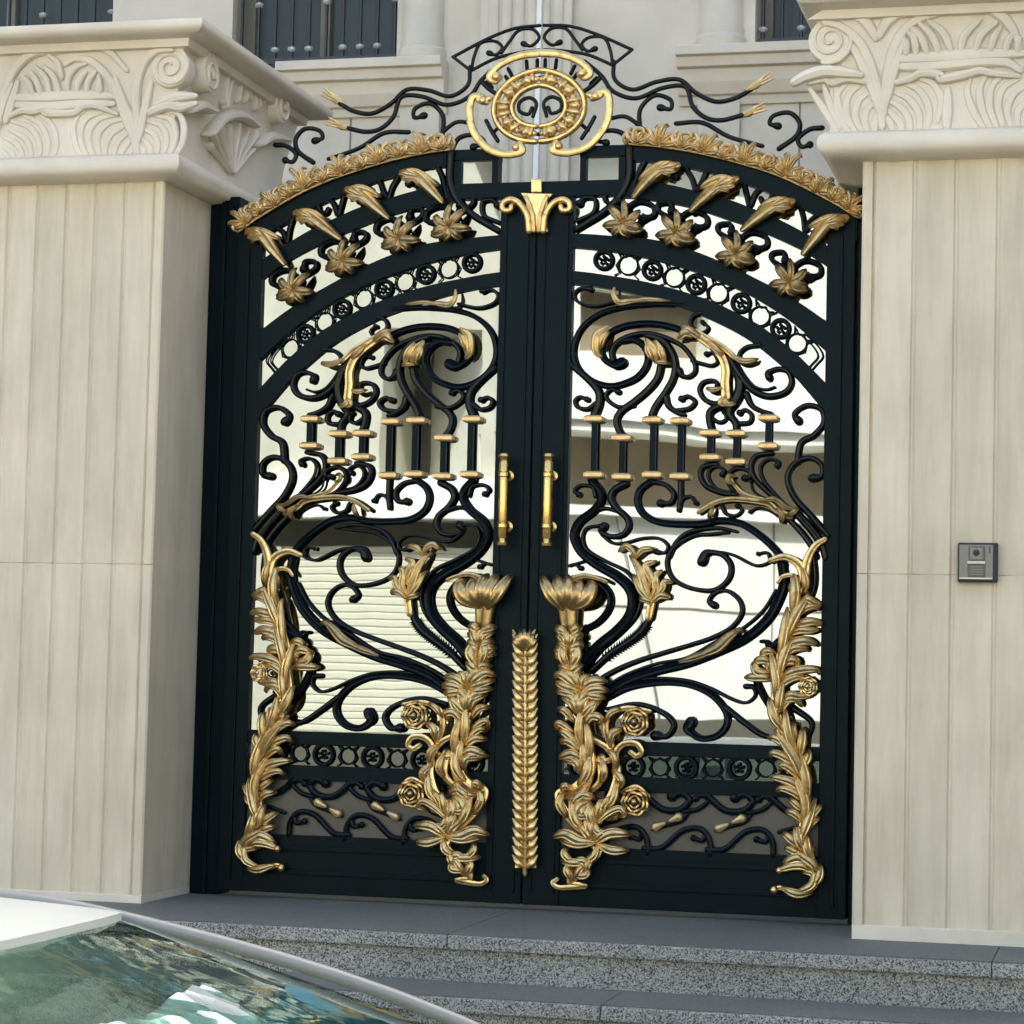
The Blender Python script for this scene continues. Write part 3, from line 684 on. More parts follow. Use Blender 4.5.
    gild('gilded_branch', [('D', [(440,590),(540,578),(640,640),(722,650)], 6), ('D', [(255,462),(208,452),(208,410),(258,410)], 5), ('D', [(95,635),(62,725)], 6), ('D', [(560,650),(600,700),(590,750)], 7), ('D', [(640,690),(690,670),(712,640)], 6)], 'old_gold',
         [('D', [(-10,675),(100,610),(220,580),(380,590),(500,612),(560,660),(655,705)], 5, 8), ('D', [(225,430),(248,470),(330,545),(500,592)], 4, 5)])
    gild('gilded_flower', [('E', [(755,305),(715,180),(675,60),(615,-30)], 10), ('E', [(760,285),(690,205),(640,100)], 9), ('E', [(760,265),(790,200),(788,110),(832,72)], 9), ('E', [(765,265),(830,202),(850,150),(905,152)], 8),
         ('E', [(760,285),(720,272),(680,258)], 8), ('E', [(770,285),(820,242),(885,255)], 9), ('E', [(742,205),(762,130),(722,40),(795,8)], 9),
         ('C', [(545,1015),(530,958),(480,922),(428,962)], 7), ('C', [(555,1010),(600,952),(692,940)], 7)], 'gold', [('E', [(742,395),(762,290)], 8, 9)])
    gild('gilded_leaf', [('F', [(60,655),(180,602),(260,530),(340,468)], 12), ('F', [(-70,695),(60,655),(170,618)], 8), ('F', [(290,500),(330,480),(370,492)], 5)], 'old_gold')
    gild('gilded_flower', [('F', [(562,810),(480,800),(376,802)], 11), ('F', [(545,772),(460,762),(428,700)], 11), ('F', [(562,705),(500,680),(438,695)], 10), ('F', [(585,640),(530,622),(480,645)], 9), ('F', [(560,770),(540,720),(520,700)], 10)], 'gold')
    m = MB(); stem(m, 'F', [(610,560),(545,598),(520,560),(485,556)], 9, 4, -.04); m.build('bracket', M['black'], root)
    # --- fanlight horns, lilies and loops
    horns = [([(272,188),(205,202),(150,250),(98,312)], [(268,182),(215,182),(160,210),(118,244)], (60,422)),
             ([(512,245),(440,272),(382,320),(333,368)], [(508,240),(455,238),(405,255),(368,280)], (276,462)),
             ([(742,335),(670,352),(602,400),(543,448)], [(738,328),(690,328),(640,345),(605,370)], (522,548)),
             ([(962,405),(892,422),(842,480),(792,545)], [(958,398),(905,400),(850,420),(812,440)], (742,664))]
    for hp, lp, (fx, fy) in horns:
        m = MB(); sp_ = spline(tr('K', hp), 6)
        m.sweep([W(p, -.05-.012*math.sin(PI*i/(len(sp_)-1))) for i, p in enumerate(sp_)], lambda t: PXM*.5*(5+13*math.sin(PI*min(1, .12+t*.72)))*(1-.45*t), seg=12, groove=.4)
        o = m.build('gilded_horn', M['gold'], root)
        m = MB(); leaf(m, 'K', lp, 9, -.055, .02); m.build('lip', M['gold'], o)
        m = MB(); leaf(m, 'K', [(hp[1][0]+20, hp[1][1]-10), (hp[1][0]-10, hp[1][1]+20), (hp[2][0]+5, hp[2][1]-5)], 6, -.066, .01); m.build('lip', M['gold'], o)
        tp, b1 = Vector(hp[0]), Vector(hp[1]); dd = (tp-b1); nn_ = Vector((-dd.y, dd.x))
        for a_, k_, w_ in ((.62, -.34, 7), (.86, -.05, 8), (.75, .30, 7), (.30, .52, 6)):
            e_ = b1+dd*(.15+a_)+nn_*k_*.9
            m = MB(); leaf(m, 'K', [tuple(b1-dd*.25), tuple(b1+dd*.35+nn_*k_*.6), tuple(e_)], w_, -.062, .016); m.build('lip', M['gold'], o)
        m = MB(); m.ball(W(tr('K', [(fx-8, fy)])[0], -.055), .016, .016, .014)
        o = m.build('lily', M['old_gold'], root)
        for (a, b), (c_, d), w in (((-35,5),(-88,10),11), ((-30,-30),(-62,-68),10), ((0,-40),(-5,-95),8), ((30,-20),(60,-52),10), ((30,18),(68,22),15), ((-5,28),(20,48),13), ((-35,25),(-50,48),10)):
            m = MB(); leaf(m, 'K', [(fx-8, fy), (fx+a, fy+b), (fx+c_, fy+d)], w, -.05, .03); m.build('petal', M['old_gold'], o)
        for l, w in (([(-20,-38),(50,-88),(112,-72),(118,-34),(72,-18)], 5.5), ([(-15,-55),(-75,-88),(-78,-118),(-32,-122),(-25,-88)], 5)):
            m = MB(); c = [W(p, -.025) for p in spline(tr('K', [(fx+a, fy+b) for a, b in l]), 7)]
            m.sweep(c, lambda t, w=w: w*.5*PXM*(1 if t < .9 else 1+.7*math.sin(PI*(t-.9)/.2)), seg=8); m.build('scroll', M['iron'], root)
    for l in ([(308,196),(335,240),(352,290),(372,262),(392,216)], [(548,262),(560,310),(572,350),(592,305),(612,282)], [(664,305),(655,330),(628,338),(618,322)], [(778,350),(792,400),(800,455),(822,412),(860,386)], [(430,245),(412,272),(385,278),(372,262)], [(250,225),(270,235),(262,212)], [(140,170),(118,215),(95,300)]):
        m = MB(); c = [W(p, -.02) for p in spline(tr('K', l), 5)]
        m.sweep(c, 2.8*PXM, seg=8); m.build('scroll', M['iron'], root)
    # --- rosette friezes
    def ring(m, p, r, w, Y=-.018):
        m.sweep([W(p+Vector((r*math.cos(2*PI*i/20), r*math.sin(2*PI*i/20))), Y) for i in range(20)], w*.5*PXM, seg=6, closed=True)
    def rosette(p, r, Y=-.018):
        m = MB(); ring(m, p, r, 4.6, Y); o = m.build('frieze_ring', M['black'], root)
        m = MB(); c = W(p, Y-.004); m.ball(c, .006)
        for i in range(5):
            a = 2*PI*i/5+.3; m.ball(c+Vector((.0125*math.cos(a), 0, .0125*math.sin(a))), .0062, .005, .0062, 8, 5)
        m.build('rosette', M['black'], o)
    def heart(p, r, rot=0, Y=-.018):
        m = MB(); ca, sa = math.cos(rot), math.sin(rot)
        tf = lambda a, b: W(p+Vector((a*ca-b*sa, a*sa+b*ca))*r, Y)
        m.sweep([tf(x, y) for x, y in [(math.cos(t)*.92, math.sin(t)*.92) for t in [i*2*PI/18 for i in range(18)]]], .9*PXM, seg=6, closed=True)
        for s in (-1, 1): m.sweep([tf(s*x, y) for x, y in ((1.15,-1.1),(.75,-.55),(1.12,.2),(.7,.85),(1.1,1.15))], .9*PXM, seg=6)
        m.sweep([tf(-.9, -1.0), tf(-.4, -.72), tf(0, -1.05), tf(.4, -.72), tf(.9, -1.0)], .9*PXM, seg=6)
        m.build('frieze_loop', M['black'], root)
    for x, y in [(603.7,260),(652,270),(696,284),(741,303),(780.5,328.5)]: rosette(Vector((x, y)), 8.6)
    for (x, y), a in zip([(628,265),(674,277),(718,293),(760,316),(797,343)], (.16,.28,.42,.55,.68)): heart(Vector((x, y)), 10.5, a)
    m = MB()
    for dx in (0, 5):
        m.sweep([W(p, -.018) for p in spline(V2([(800+dx,334),(812+dx,345),(818+dx,356),(812+dx,364),(806+dx,371)]), 4)], .9*PXM, seg=6)
    m.build('frieze_loop', M['black'], root)
    for i in range(9):
        x = 579.5+26.6*i*1.0
        p = Vector((x, 768+.012*(x-700)))
        if x > 820: break
        if i % 2 == 0: rosette(p, 10.2)
        else: heart(p, 9.2)
    # --- waves and gilded links of the bottom panel
    for k in range(-1, 4):
        for l, w, kb in (([(560,240),(620,290),(680,293),(714,262),(690,238),(655,248)], 7, 1), ([(700,300),(745,290),(778,262),(758,243),(735,255)], 5, 1), ([(560,425),(620,422),(690,365),(750,358),(782,395),(786,445)], 6, 0), ([(770,372),(758,398),(730,390)], 5, 1), ([(712,300),(690,330),(640,345),(590,360)], 4, 0)):
            pts = [(a+215*k, b+4.5*k) for a, b in l]
            if min(p[0] for p in pts) < 285 or max(p[0] for p in pts) > 1180: continue
            m = MB(); c = [W(p, -.02) for p in spline(tr('W', pts), 6)]
            m.sweep(c, lambda t, w=w, kb=kb: w*.5*PXM*(1.5 if kb and t > .95 else 1), seg=8); m.build('scroll', M['iron'], root)
        a, b = [W(p, -.028) for p in tr('W', [(678+215*k, 318+4.5*k), (600+215*k, 352+4.5*k)])]
        if 300 < 600+215*k < 1000:
            m = MB()
            for s, t in ((0, .36), (1, .64)):
                m.sweep([a.lerp(b, s), a.lerp(b, .5*(s+t)), a.lerp(b, t)], lambda q: PXM*(4.6-2.6*q), seg=8)
            m.build('gilded_link', M['tan_gold'], root)
    # --- gilded cresting along the top arch
    arc = spline(V2(ARC0), 6)
    m = MB(); m.sweep([W(p+Vector((0, -1)), -.04) for p in arc], 2.1*PXM, seg=8); o = m.build('gilded_fillet', M['gold'], root)
    m = MB(); up = [W(p+Vector((2, -7-2*math.sin(i*.55))), -.03) for i, p in enumerate(arc)]; lo = [W(p, -.03) for p in arc]
    m.strip(up, lo, -.034, -.012); m.build('cresting_band', M['old_gold'], o)
    n = 12
    for k in range(n):
        q = (k+.45)/n*(len(arc)-1); i = int(q); p = arc[i]; t = (arc[min(i+1, len(arc)-1)]-arc[max(i-1, 0)]).normalized(); u = Vector((t.y, -t.x))
        if u.y > 0: u = -u
        rk = random.Random(k*7+3); sc = .86+.3*rk.random()
        L = lambda a, b: p+t*a*sc+u*b*sc
        m = MB()
        def mini(pl, w, lift=.018, leafy=True):
            sp_ = spline([L(a, b) for a, b in pl], 5); nn = len(sp_)
            pts_ = [W(x, -.04-lift*math.sin(PI*i2/(nn-1))) for i2, x in enumerate(sp_)]
            if leafy: m.sweep(pts_, leafw(w*.55*PXM), lambda q2: leafw(w*.55*PXM)(q2)*.8+.001, seg=16, groove=-.45)
            else: m.sweep(pts_, lambda q2: w*.42*PXM*(1-.3*q2)*(1.5 if q2 > .9 else 1), seg=8)
        fan_ = ((-70, 11), (-44, 15), (-14, 18), (14, 21), (42, 17), (70, 12)) if k % 2 else ((-58, 10), (-20, 13), (22, 13), (58, 10))
        if not k % 2:
            mini([(0,2),(-6,9),(-3,17),(4,17),(5,11),(1,10)], 6.5, .02, False); mini([(2,3),(9,7),(13,14),(9,18),(6,14)], 6, .02, False); mini([(-3,3),(-10,6),(-13,13),(-9,16)], 6, .02, False)
        for a_, ln in fan_:
            a_ += rk.uniform(-7, 7); ln += rk.uniform(-2, 2); s_, c_ = math.sin(math.radians(a_)), math.cos(math.radians(a_))
            mini([(0, 2), (s_*ln*.5-2*c_, 2+c_*ln*.5), (s_*ln, 2+c_*ln*.95), (s_*ln+3*(1 if a_ > 0 else -1), c_*ln)], 7.5)
        mini([(-13,1),(-16,7),(-12,13),(-7,11),(-9,7)], 5, .012, False); mini([(12,1),(15,6),(12,11),(8,9),(10,6)], 5, .012, False)
        mini([(-14,2),(-7,6),(-1,3)], 6); mini([(14,2),(8,6),(2,3)], 6)
        m.build('cresting_leaf', M['crest_gold'], o)
    # --- arrow tips of the crest arms
    for base, tip in (((655,272),(728,226)), ((632,350),(708,320))):
        a, b = [W(p, -.024) for p in tr('U', [base, tip])]; d = (b-a); u = Vector((-d.z, 0, d.x)).normalized()
        m = MB(); m.sweep([a, a.lerp(b, .35), a.lerp(b, .6), a.lerp(b, .62)], lambda t: PXM*(2.2+2.6*math.sin(PI*min(1, t*1.1))), seg=8)
        o = m.build('arrow_tip', M['tan_gold'], root)
        for s in (-1, 0, 1):
            m = MB(); m.sweep([a.lerp(b, .35)+u*s*.006, a.lerp(b, .7)+u*s*.009, b+u*s*.013], lambda t: PXM*(1.9-1.0*t), seg=6); m.build('feather', M['tan_gold'], o)
    # --- half of the medallion
    c0 = Vector((503, 452))
    def ell(rx, ry, a0=-88, a1=88, n=28): return tr('V', [(c0.x+rx*math.cos(math.radians(a0+(a1-a0)*i/n)), c0.y+ry*math.sin(math.radians(a0+(a1-a0)*i/n))) for i in range(n+1)])
    m = MB(); m.sweep([W(p, -.04) for p in ell(200, 152, -86.5, 86.5)], 3.2*PXM, .014, seg=10); med = m.build('medallion', M['gold'], root)
    m = MB(); m.sweep([W(p, -.04) for p in ell(120, 88, -84, 84)], 2.9*PXM, .014, seg=10); m.build('inner_ring', M['gold'], med)
    for x, y, r in ((558,342,6.6),(634,386,6.8),(662,452,6.8),(638,516,6.6),(557,560,6.8),(602,358,4),(654,418,3.8),(656,488,3.8),(604,545,4),(530,566,3.6),(526,338,3.4)):
        m = MB(); p = W(tr('V', [(x, y)])[0], -.04); q = W(tr('V', [(c0.x, c0.y)])[0], -.04); d = (p-q).normalized()
        u = Vector((-d.z, 0, d.x)); m.sweep([p-u*.008, p-u*.003, p+u*.003, p+u*.008], lambda t, r=r: r*PXM*(.8+.2*math.sin(PI*t)), seg=10); m.build('bead', M['gold'], med)
    for pts, w0, w1 in (([(518,226),(600,232),(680,262),(726,308),(705,332),(682,318)], 9, 7), ([(738,418),(765,395),(798,398),(808,455),(788,540),(720,620),(640,650),(572,642),(580,615)], 8, 9), ([(720,405),(750,415),(770,402)], 6, 8)):
        m = MB(); m.sweep([W(p, -.045) for p in spline(tr('V', pts), 7)], taper(w0*.5*PXM, w1*.5*PXM), .012, seg=10, groove=.3); m.build('curl', M['gold'], med)
    for a_ in (-78, -48, -32, -12, 12, 32, 48, 78):
        ca_, sa_ = math.cos(math.radians(a_)), math.sin(math.radians(a_))
        m = MB(); m.sweep([W(tr('V', [(c0.x+ca_*(124+k_*70), c0.y+sa_*(91+k_*56))])[0], -.036-.014*math.sin(PI*k_)) for k_ in (0, .25, .5, .75, 1)], lambda t: PXM*(1.0+2.4*math.sin(PI*t)), seg=10); m.build('petal', M['gold'], med)
    for x, y, r in ((692,314,5), (592,624,4.4), (748,412,4.6)):
        m = MB(); m.ball(W(tr('V', [(x, y)])[0], -.05), r*PXM); m.build('bead', M['gold'], med)
    for x, y, a in ((534,272,0),(580,273,.1),(652,298,.5),(740,345,.8),(705,545,2.3),(660,330,.6)):
        p = W(tr('V', [(x, y)])[0], -.02); d = Vector((math.sin(a)*sx, 0, math.cos(a)))
        m = MB(); m.sweep([p-d*.014, p+d*.014], .0068, seg=6); m.build('peg', M['black'], med)
    m = MB(); m.sweep([W(p, -.02) for p in ell(160, 121)], 2.0*PXM, .006, seg=6); m.build('backing_ring', M['black'], med)
    # --- pull handle
    zz = lambda y: P(525, y, -.1).z
    hx = .0765*sx; zt, zb = zz(453), zz(546.5)
    m = MB(); m.lathe((hx, -.1, 0), [(.010*1.14,zb),(.016*1.14,zb+.003),(.0205,zb+.012),(.015,zb+.018),(.013,zb+.026),(.0165,zb+.031),(.0165,zt-.031),(.013,zt-.026),(.015,zt-.018),(.021,zt-.012),(.017,zt-.003),(.006,zt)], seg=24)
    h = m.build('pull_handle', M['brass'], root)
    for y in (474.5, 525.5):
        m = MB(); q = zz(y)
        m.lathe((hx, -.1, q), [(.0167,-.010),(.0198,-.007),(.0180,0),(.0198,.007),(.0167,.010)], seg=24)
        o = m.build('handle_collar', M['brass'], h)
        m = MB(); m.lathe((hx, 0, q), [(.006,-.092),(.007,-.07),(.0115,-.062),(.0125,-.055),(.0085,-.048),(.0095,-.040),(.018,-.036),(.018,-.0295)], 'y', seg=20); m.build('handle_post', M['brass'], o)
    return W

leaves = {}
for sx, lab in ((1, 'right half of the black and gold scrollwork gate, with the gold centre strip'),
                (-1, 'left half of the black and gold scrollwork gate, beside the shaded pillar side')):
    root = empty('gate_leaf', (1.086*sx, 0, .02), lab, 'gate', 'two arched leaves of the ornate entrance gate')
    leaves[sx] = root
    build_leaf(sx, root)
# ornaments that cover the meeting of the two leaves (carried by the right leaf)
RL = leaves[1]
m = MB()
vp = lambda x, y, Y=-.05: P(*tr('V', [(x, y)])[0], Y)
def vprism(m, pts, y0, y1): m.prism([(vp(x, y, y0).x, vp(x, y, y0).z) for x, y in pts], y0, y1)
vprism(m, [(428,822),(566,826),(545,850),(538,905),(544,990),(452,988),(456,905),(450,850)], -.062, -.034)
co = m.build('column_ornament', M['gold'], RL, smooth=False, bevel=.003)
m = MB(); vprism(m, [(474,762),(518,764),(518,820),(474,820)], -.052, -.034); m.build('stub', M['gold'], co, smooth=False, bevel=.003)
for s in (-1, 1):
    m = MB(); m.sweep([vp(496+s*a, b, -.06) for a, b in [(p.x, p.y) for p in spline(V2([(30,985),(38,920),(70,870),(110,852),(142,868),(140,895),(112,898),(105,880)]), 6)]], taper(.013, .011), .014, seg=10, groove=.25)
    m.build('volute', M['gold'], co)
    m = MB(); m.sweep([vp(496+s*a, b, -.066) for a, b in ((10,985),(14,920),(30,870),(45,840))], .008, seg=8); m.build('flute', M['gold'], co)
m = MB(); yb = [873, 640]
sp = lambda x, y: P(x, y, -.058)
m.sweep([sp(525, 874), sp(525, 760), sp(525, 640)], lambda t: PXM*(2.6), seg=8)
m.strip([sp(514.5, 868), sp(514, 760), sp(514, 638)], [sp(535.5, 868), sp(536, 760), sp(536, 638)], -.05, -.034)
st = m.build('palm_strip', M['gold'], RL)
m = MB()
for i in range(25):
    y = 868-9.2*i
    for s in (-1, 1):
        c = [P(525+s*.5, y, -.064), P(525+s*6.5, y-4.5, -.072), P(525+s*12.2, y-12.5, -.060)]
        m.sweep(spline(c, 4), leafw(3.7*PXM), leafw(2.6*PXM), seg=14, groove=.35)
m.build('palm_frond', M['gold'], st)
m = MB()
for s in (-1, 0, 1): m.sweep(spline([P(524, 650, -.06), P(524+s*6, 640, -.072), P(524+s*11, 630, -.062)], 4), leafw(4*PXM), seg=8, groove=.3)

for k in range(7):
    a = math.radians(-66+22*k); m.sweep(spline([P(525, 650, -.064), P(525+9*math.sin(a), 646-9*math.cos(a), -.082), P(525+13.5*math.sin(a), 645-16*math.cos(a), -.066)], 5), leafw(4.2*PXM), leafw(4*PXM), seg=14, groove=.3)
m.build('palm_cap', M['old_gold'], st)

# fixed frame the leaves hang in
fr = empty('gateway', (0, .06, 0), 'dark fixed steel frame posts between the stone pillars and the gate', 'gateway')
for x0, x1 in ((-1.198, -1.089), (1.089, 1.148)):
    m = MB(); m.box((x0, -.004, .004), (x1, .10, 2.455)); m.build('post', M['black'], fr, smooth=False, bevel=.003)
    m = MB(); xm = (x0+x1)/2; m.box((xm-.008, -.016, .004), (xm+.008, -.0035, 2.44)); m.build('post_bead', M['black'], fr, smooth=False, bevel=.002)

# ------------------------------------------------------------------ stone gate pillars
D = .430
ZS = 2.427          # underside of the capital
def pillar(name, x0, x1, inner, label, traced, plank, plinth, ext=0.):
    """x0<x1; inner: x of the corner beside the gate"""
    root = empty(name, ((x0+x1)/2, -D, 0), label, 'pillar')
    yb = .55
    # shaft: corner strips and shallow dished planks between narrow joints
    prof = []; ins = .032
    prof += [(x0, yb), (x0, -D+.006), (x0+.006, -D), (x0+ins, -D), (x0+ins+.0025, -D+.0115)]
    n = max(1, round((x1-x0-2*ins-.006)/plank)); pw = (x1-x0-2*ins-.006)/n
    for i in range(n):
        a = x0+ins+.003+pw*i
        prof += [(a+.0025, -D+.0095), (a+.0085, -D+.003), (a+.018, -D+.004), (a+pw*.3, -D+.0085), (a+pw*.5, -D+.0105), (a+pw*.7, -D+.0085), (a+pw-.018, -D+.004), (a+pw-.0085, -D+.003), (a+pw-.0025, -D+.0095)]
    prof += [(x1-ins-.0025, -D+.0115), (x1-ins, -D), (x1-.006, -D), (x1, -D+.006), (x1, yb)]
    pz = .048 if plinth else .03
    m = MB(); k = len(prof); cut = 1.13
    for z0, z1 in ((pz, cut-.0016), (cut+.0016, ZS+.02)):
        m.add([(x, y, z0) for x, y in prof]+[(x, y, z1) for x, y in prof],
              [(i, (i+1) % k, k+(i+1) % k, k+i) for i in range(k)]+[tuple(range(k)), tuple(range(2*k-1, k-1, -1))])
    sm = stone('fluted_limestone', (.58, .50, .36), (.665, .585, .43), (.715, .64, .485), plank=(x0+ins+.003-(x0+x1)/2, pw))
    m.build('shaft', sm, root, smooth=True, angle=24)
    m = MB(); m.box((x0+.0012, -D+.0125, cut-.003), (x1-.0012, yb-.01, cut+.003)); m.build('joint_mortar', M['stone'], root, smooth=False)
    m = MB(); m.box((x0, -D, 0.001), (x1, yb, pz)); m.build('base_strip', M['carved'], root, smooth=False, bevel=.003)
    # capital
    def rect(o): return (x0-o, -D-o, x1+o, yb+o)
    def ringr(o, z):
        a, b, c, d = rect(o)
        if 0 < o < .12: a -= ext
        return [Vector((a, b, z)), Vector((c, b, z)), Vector((c, d, z)), Vector((a, d, z))]
    m = MB(); m.rings([ringr(o, z) for o, z in ((.0,ZS),(.045,ZS+.004),(.07,ZS+.016),(.082,ZS+.035),(.084,ZS+.052),(.078,ZS+.07),(.066,ZS+.080),(.06,ZS+.084),(.03,ZS+.086))])
    m.build('torus_moulding', M['carved'], root, angle=50)
    zt = ZS+.43
    m = MB(); m.rings([ringr(o, z) for o, z in ((.03,ZS+.085),(.048,ZS+.0851),(.045,ZS+.16),(.05,ZS+.24),(.068,ZS+.33),(.09,zt))])
    bell = m.build('bell', M['carved'], root, angle=50)
    m = MB(); m.rings([ringr(o, z) for o, z in ((.08,zt-.001),(.116,zt),(.120,zt+.027),(.150,zt+.030),(.180,zt+.035),(.192,zt+.044),(.195,zt+.052),(.195,zt+.072),(.10,zt+.076))])
    m.build('abacus', M['carved'], root, angle=35, bevel=.002)
    # carved relief, front and inner side
    def rib(m, pts, w, h=None, g=.0):
        sp_ = spline(pts, 6); side = m.side
        m.sweep(sp_, lambda t: w*(.45+.55*math.sin(PI*min(1, .15+.8*t))), lambda t: (h or w)*(.5+.5*math.sin(PI*min(1, .15+.8*t))), side=side, seg=8, groove=g)
    def belloff(z):
        t = [(0, .048), (.16, .045), (.24, .05), (.33, .068), (.43, .09), (.6, .09)]
        z -= ZS
        for (a, b), (c, d) in zip(t, t[1:]):
            if z <= c: return b+(d-b)*max(0, z-a)/(c-a)
        return .09
    def front(t, l, d=.058):
        out = []
        for p in tr(t, l):
            q = P(p.x, p.y, -D-d)
            for _ in range(2): q = P(p.x, p.y, -D-belloff(q.z)-(d-.048))
            out.append(q)
        return out
    def fan(t, base, tips, w, bulge=.35, d=.052):
        bx, by = base
        m = MB(); m.side = Vector((0, -1, 0))
        for i, (x, y) in enumerate(tips):
            cx = bx+(x-bx)*.25; cy = by+(y-by)*.75
            rib(m, front(t, [(bx+(x-bx)*.06, by+(y-by)*.02), (bx+(x-bx)*.22, by+(y-by)*.5), (bx+(x-bx)*.58, by+(y-by)*.84), (x, y)], d), w, w*.9)
        return m.build('carved_leaf', M['carved'], root)
    def strokes(name, t, ls, w, d=.058, h=None, g=0):
        m = MB(); m.side = Vector((0, -1, 0))
        for l in ls: rib(m, front(t, l, d), w, h, g)
        return m.build(name, M['carved'], root)
    traced(fan, strokes, front, root)
    return root, fan, strokes

def volute(root, c, r, axis, s1=1, turns=2.2):
    """spiral disc on a face: axis 'y' (front) or 'x' (side)"""
    m = MB(); c = Vector(c); n = 46
    pts = []
    for i in range(n+1):
        t = i/n; a = PI*.6*s1-s1*t*turns*2*PI; rr = r*(1-.86*t)
        u, w = rr*math.cos(a), rr*math.sin(a)
        pts.append(c+(Vector((u, -.012*t, w)) if axis == 'y' else Vector((.012*t, u, w))))
    side = Vector((0, -1, 0)) if axis == 'y' else Vector((1, 0, 0))
    m.sweep(pts, lambda t: r*(.11-.06*t), .006, side=side, seg=10)
    prof = [(r*.97, -.06), (r*.98, -.004), (r*.94, .001), (r*.5, .004), (.002, .006)]
    if axis == 'y': m.lathe(c, [(a, -b) for a, b in prof], 'y', 24)
    else: m.lathe(c, prof, 'x', 24)
    return m.build('volute', M['carved'], root)

def left_trace(fan, strokes, front, root):
    rl = [[(450,845),(395,760),(376,670),(395,600),(440,562)], [(475,840),(425,760),(415,670),(450,605),(530,572)], [(497,835),(460,750),(462,670),(510,610),(590,590)],
          [(520,830),(500,750),(510,680),(560,630),(625,612)], [(548,830),(540,760),(570,690),(640,645)], [(580,825),(590,760),(620,710),(668,675)], [(615,820),(630,770),(672,715)], [(655,815),(668,780),(688,740)]]
    rr = [[(885,815),(930,740),(942,660),(920,590),(860,566)], [(855,815),(890,740),(898,670),(870,610),(790,590)], [(825,815),(850,750),(850,690),(820,640),(755,620)],
          [(795,815),(810,750),(790,690),(735,660)], [(765,812),(770,760),(728,705)], [(735,810),(735,775),(716,745)]]
    ro = [[(250,835),(285,770),(284,690),(250,620),(190,580)], [(215,835),(245,770),(240,700),(200,630),(120,590)], [(180,835),(205,780),(195,710),(150,650),(60,620)],
          [(150,835),(160,780),(130,710),(50,665)], [(115,838),(110,780),(75,730),(25,705)], [(75,840),(65,790),(25,755)], [(40,845),(20,810),(0,800)]]
    for g in (rl, rr, ro): strokes('carved_leaf', 'L', g, .0125, .0485, .0085)
    strokes('carved_stem', 'L', [[(700,805),(690,720),(650,620),(600,480),(545,385),(470,315),(390,300),(335,330)], [(703,800),(690,650),(640,540),(590,400)],
                                 [(708,720),(700,590),(700,450),(735,330),(800,262),(880,255)], [(715,700),(742,560),(775,430)],
                                 [(30,620),(70,500),(90,420)], [(10,560),(40,430),(100,330),(180,270),(330,250),(470,240),(560,265),(650,360)], [(-30,700),(10,560),(60,430)]], .017, .052, .013)
    strokes('carved_ledge', 'L', [[(80,500),(250,495),(420,488),(610,492)], [(90,535),(250,545),(420,530),(580,530)]], .021, .052, .014)
    strokes('carved_lip', 'L', [[(60,590),(120,568),(170,572),(225,560),(240,580),(330,582),(390,575),(430,545),(500,545),(600,585)]], .015, .054, .018)
    strokes('carved_rib', 'L', [[(170,485),(150,430),(118,390)], [(212,485),(185,410),(150,365)], [(257,485),(235,400),(180,340)], [(305,485),(280,400),(220,335)], [(318,400),(295,320),(250,285)],
                                [(345,470),(352,400),(390,345),(440,325)], [(395,470),(405,420),(440,370)], [(445,470),(455,415),(490,370)], [(515,478),(510,430),(505,385)], [(580,478),(555,410),(500,330)]], .012, .054, .012)
    strokes('carved_lip', 'L', [[(770,575),(860,538),(930,548),(1000,530)], [(810,540),(900,500),(1000,492)]], .02, .058, .02)
    c = P(*tr('L', [(872,345)])[0], -D-.083); volute(root, c, .070, 'y', 1)
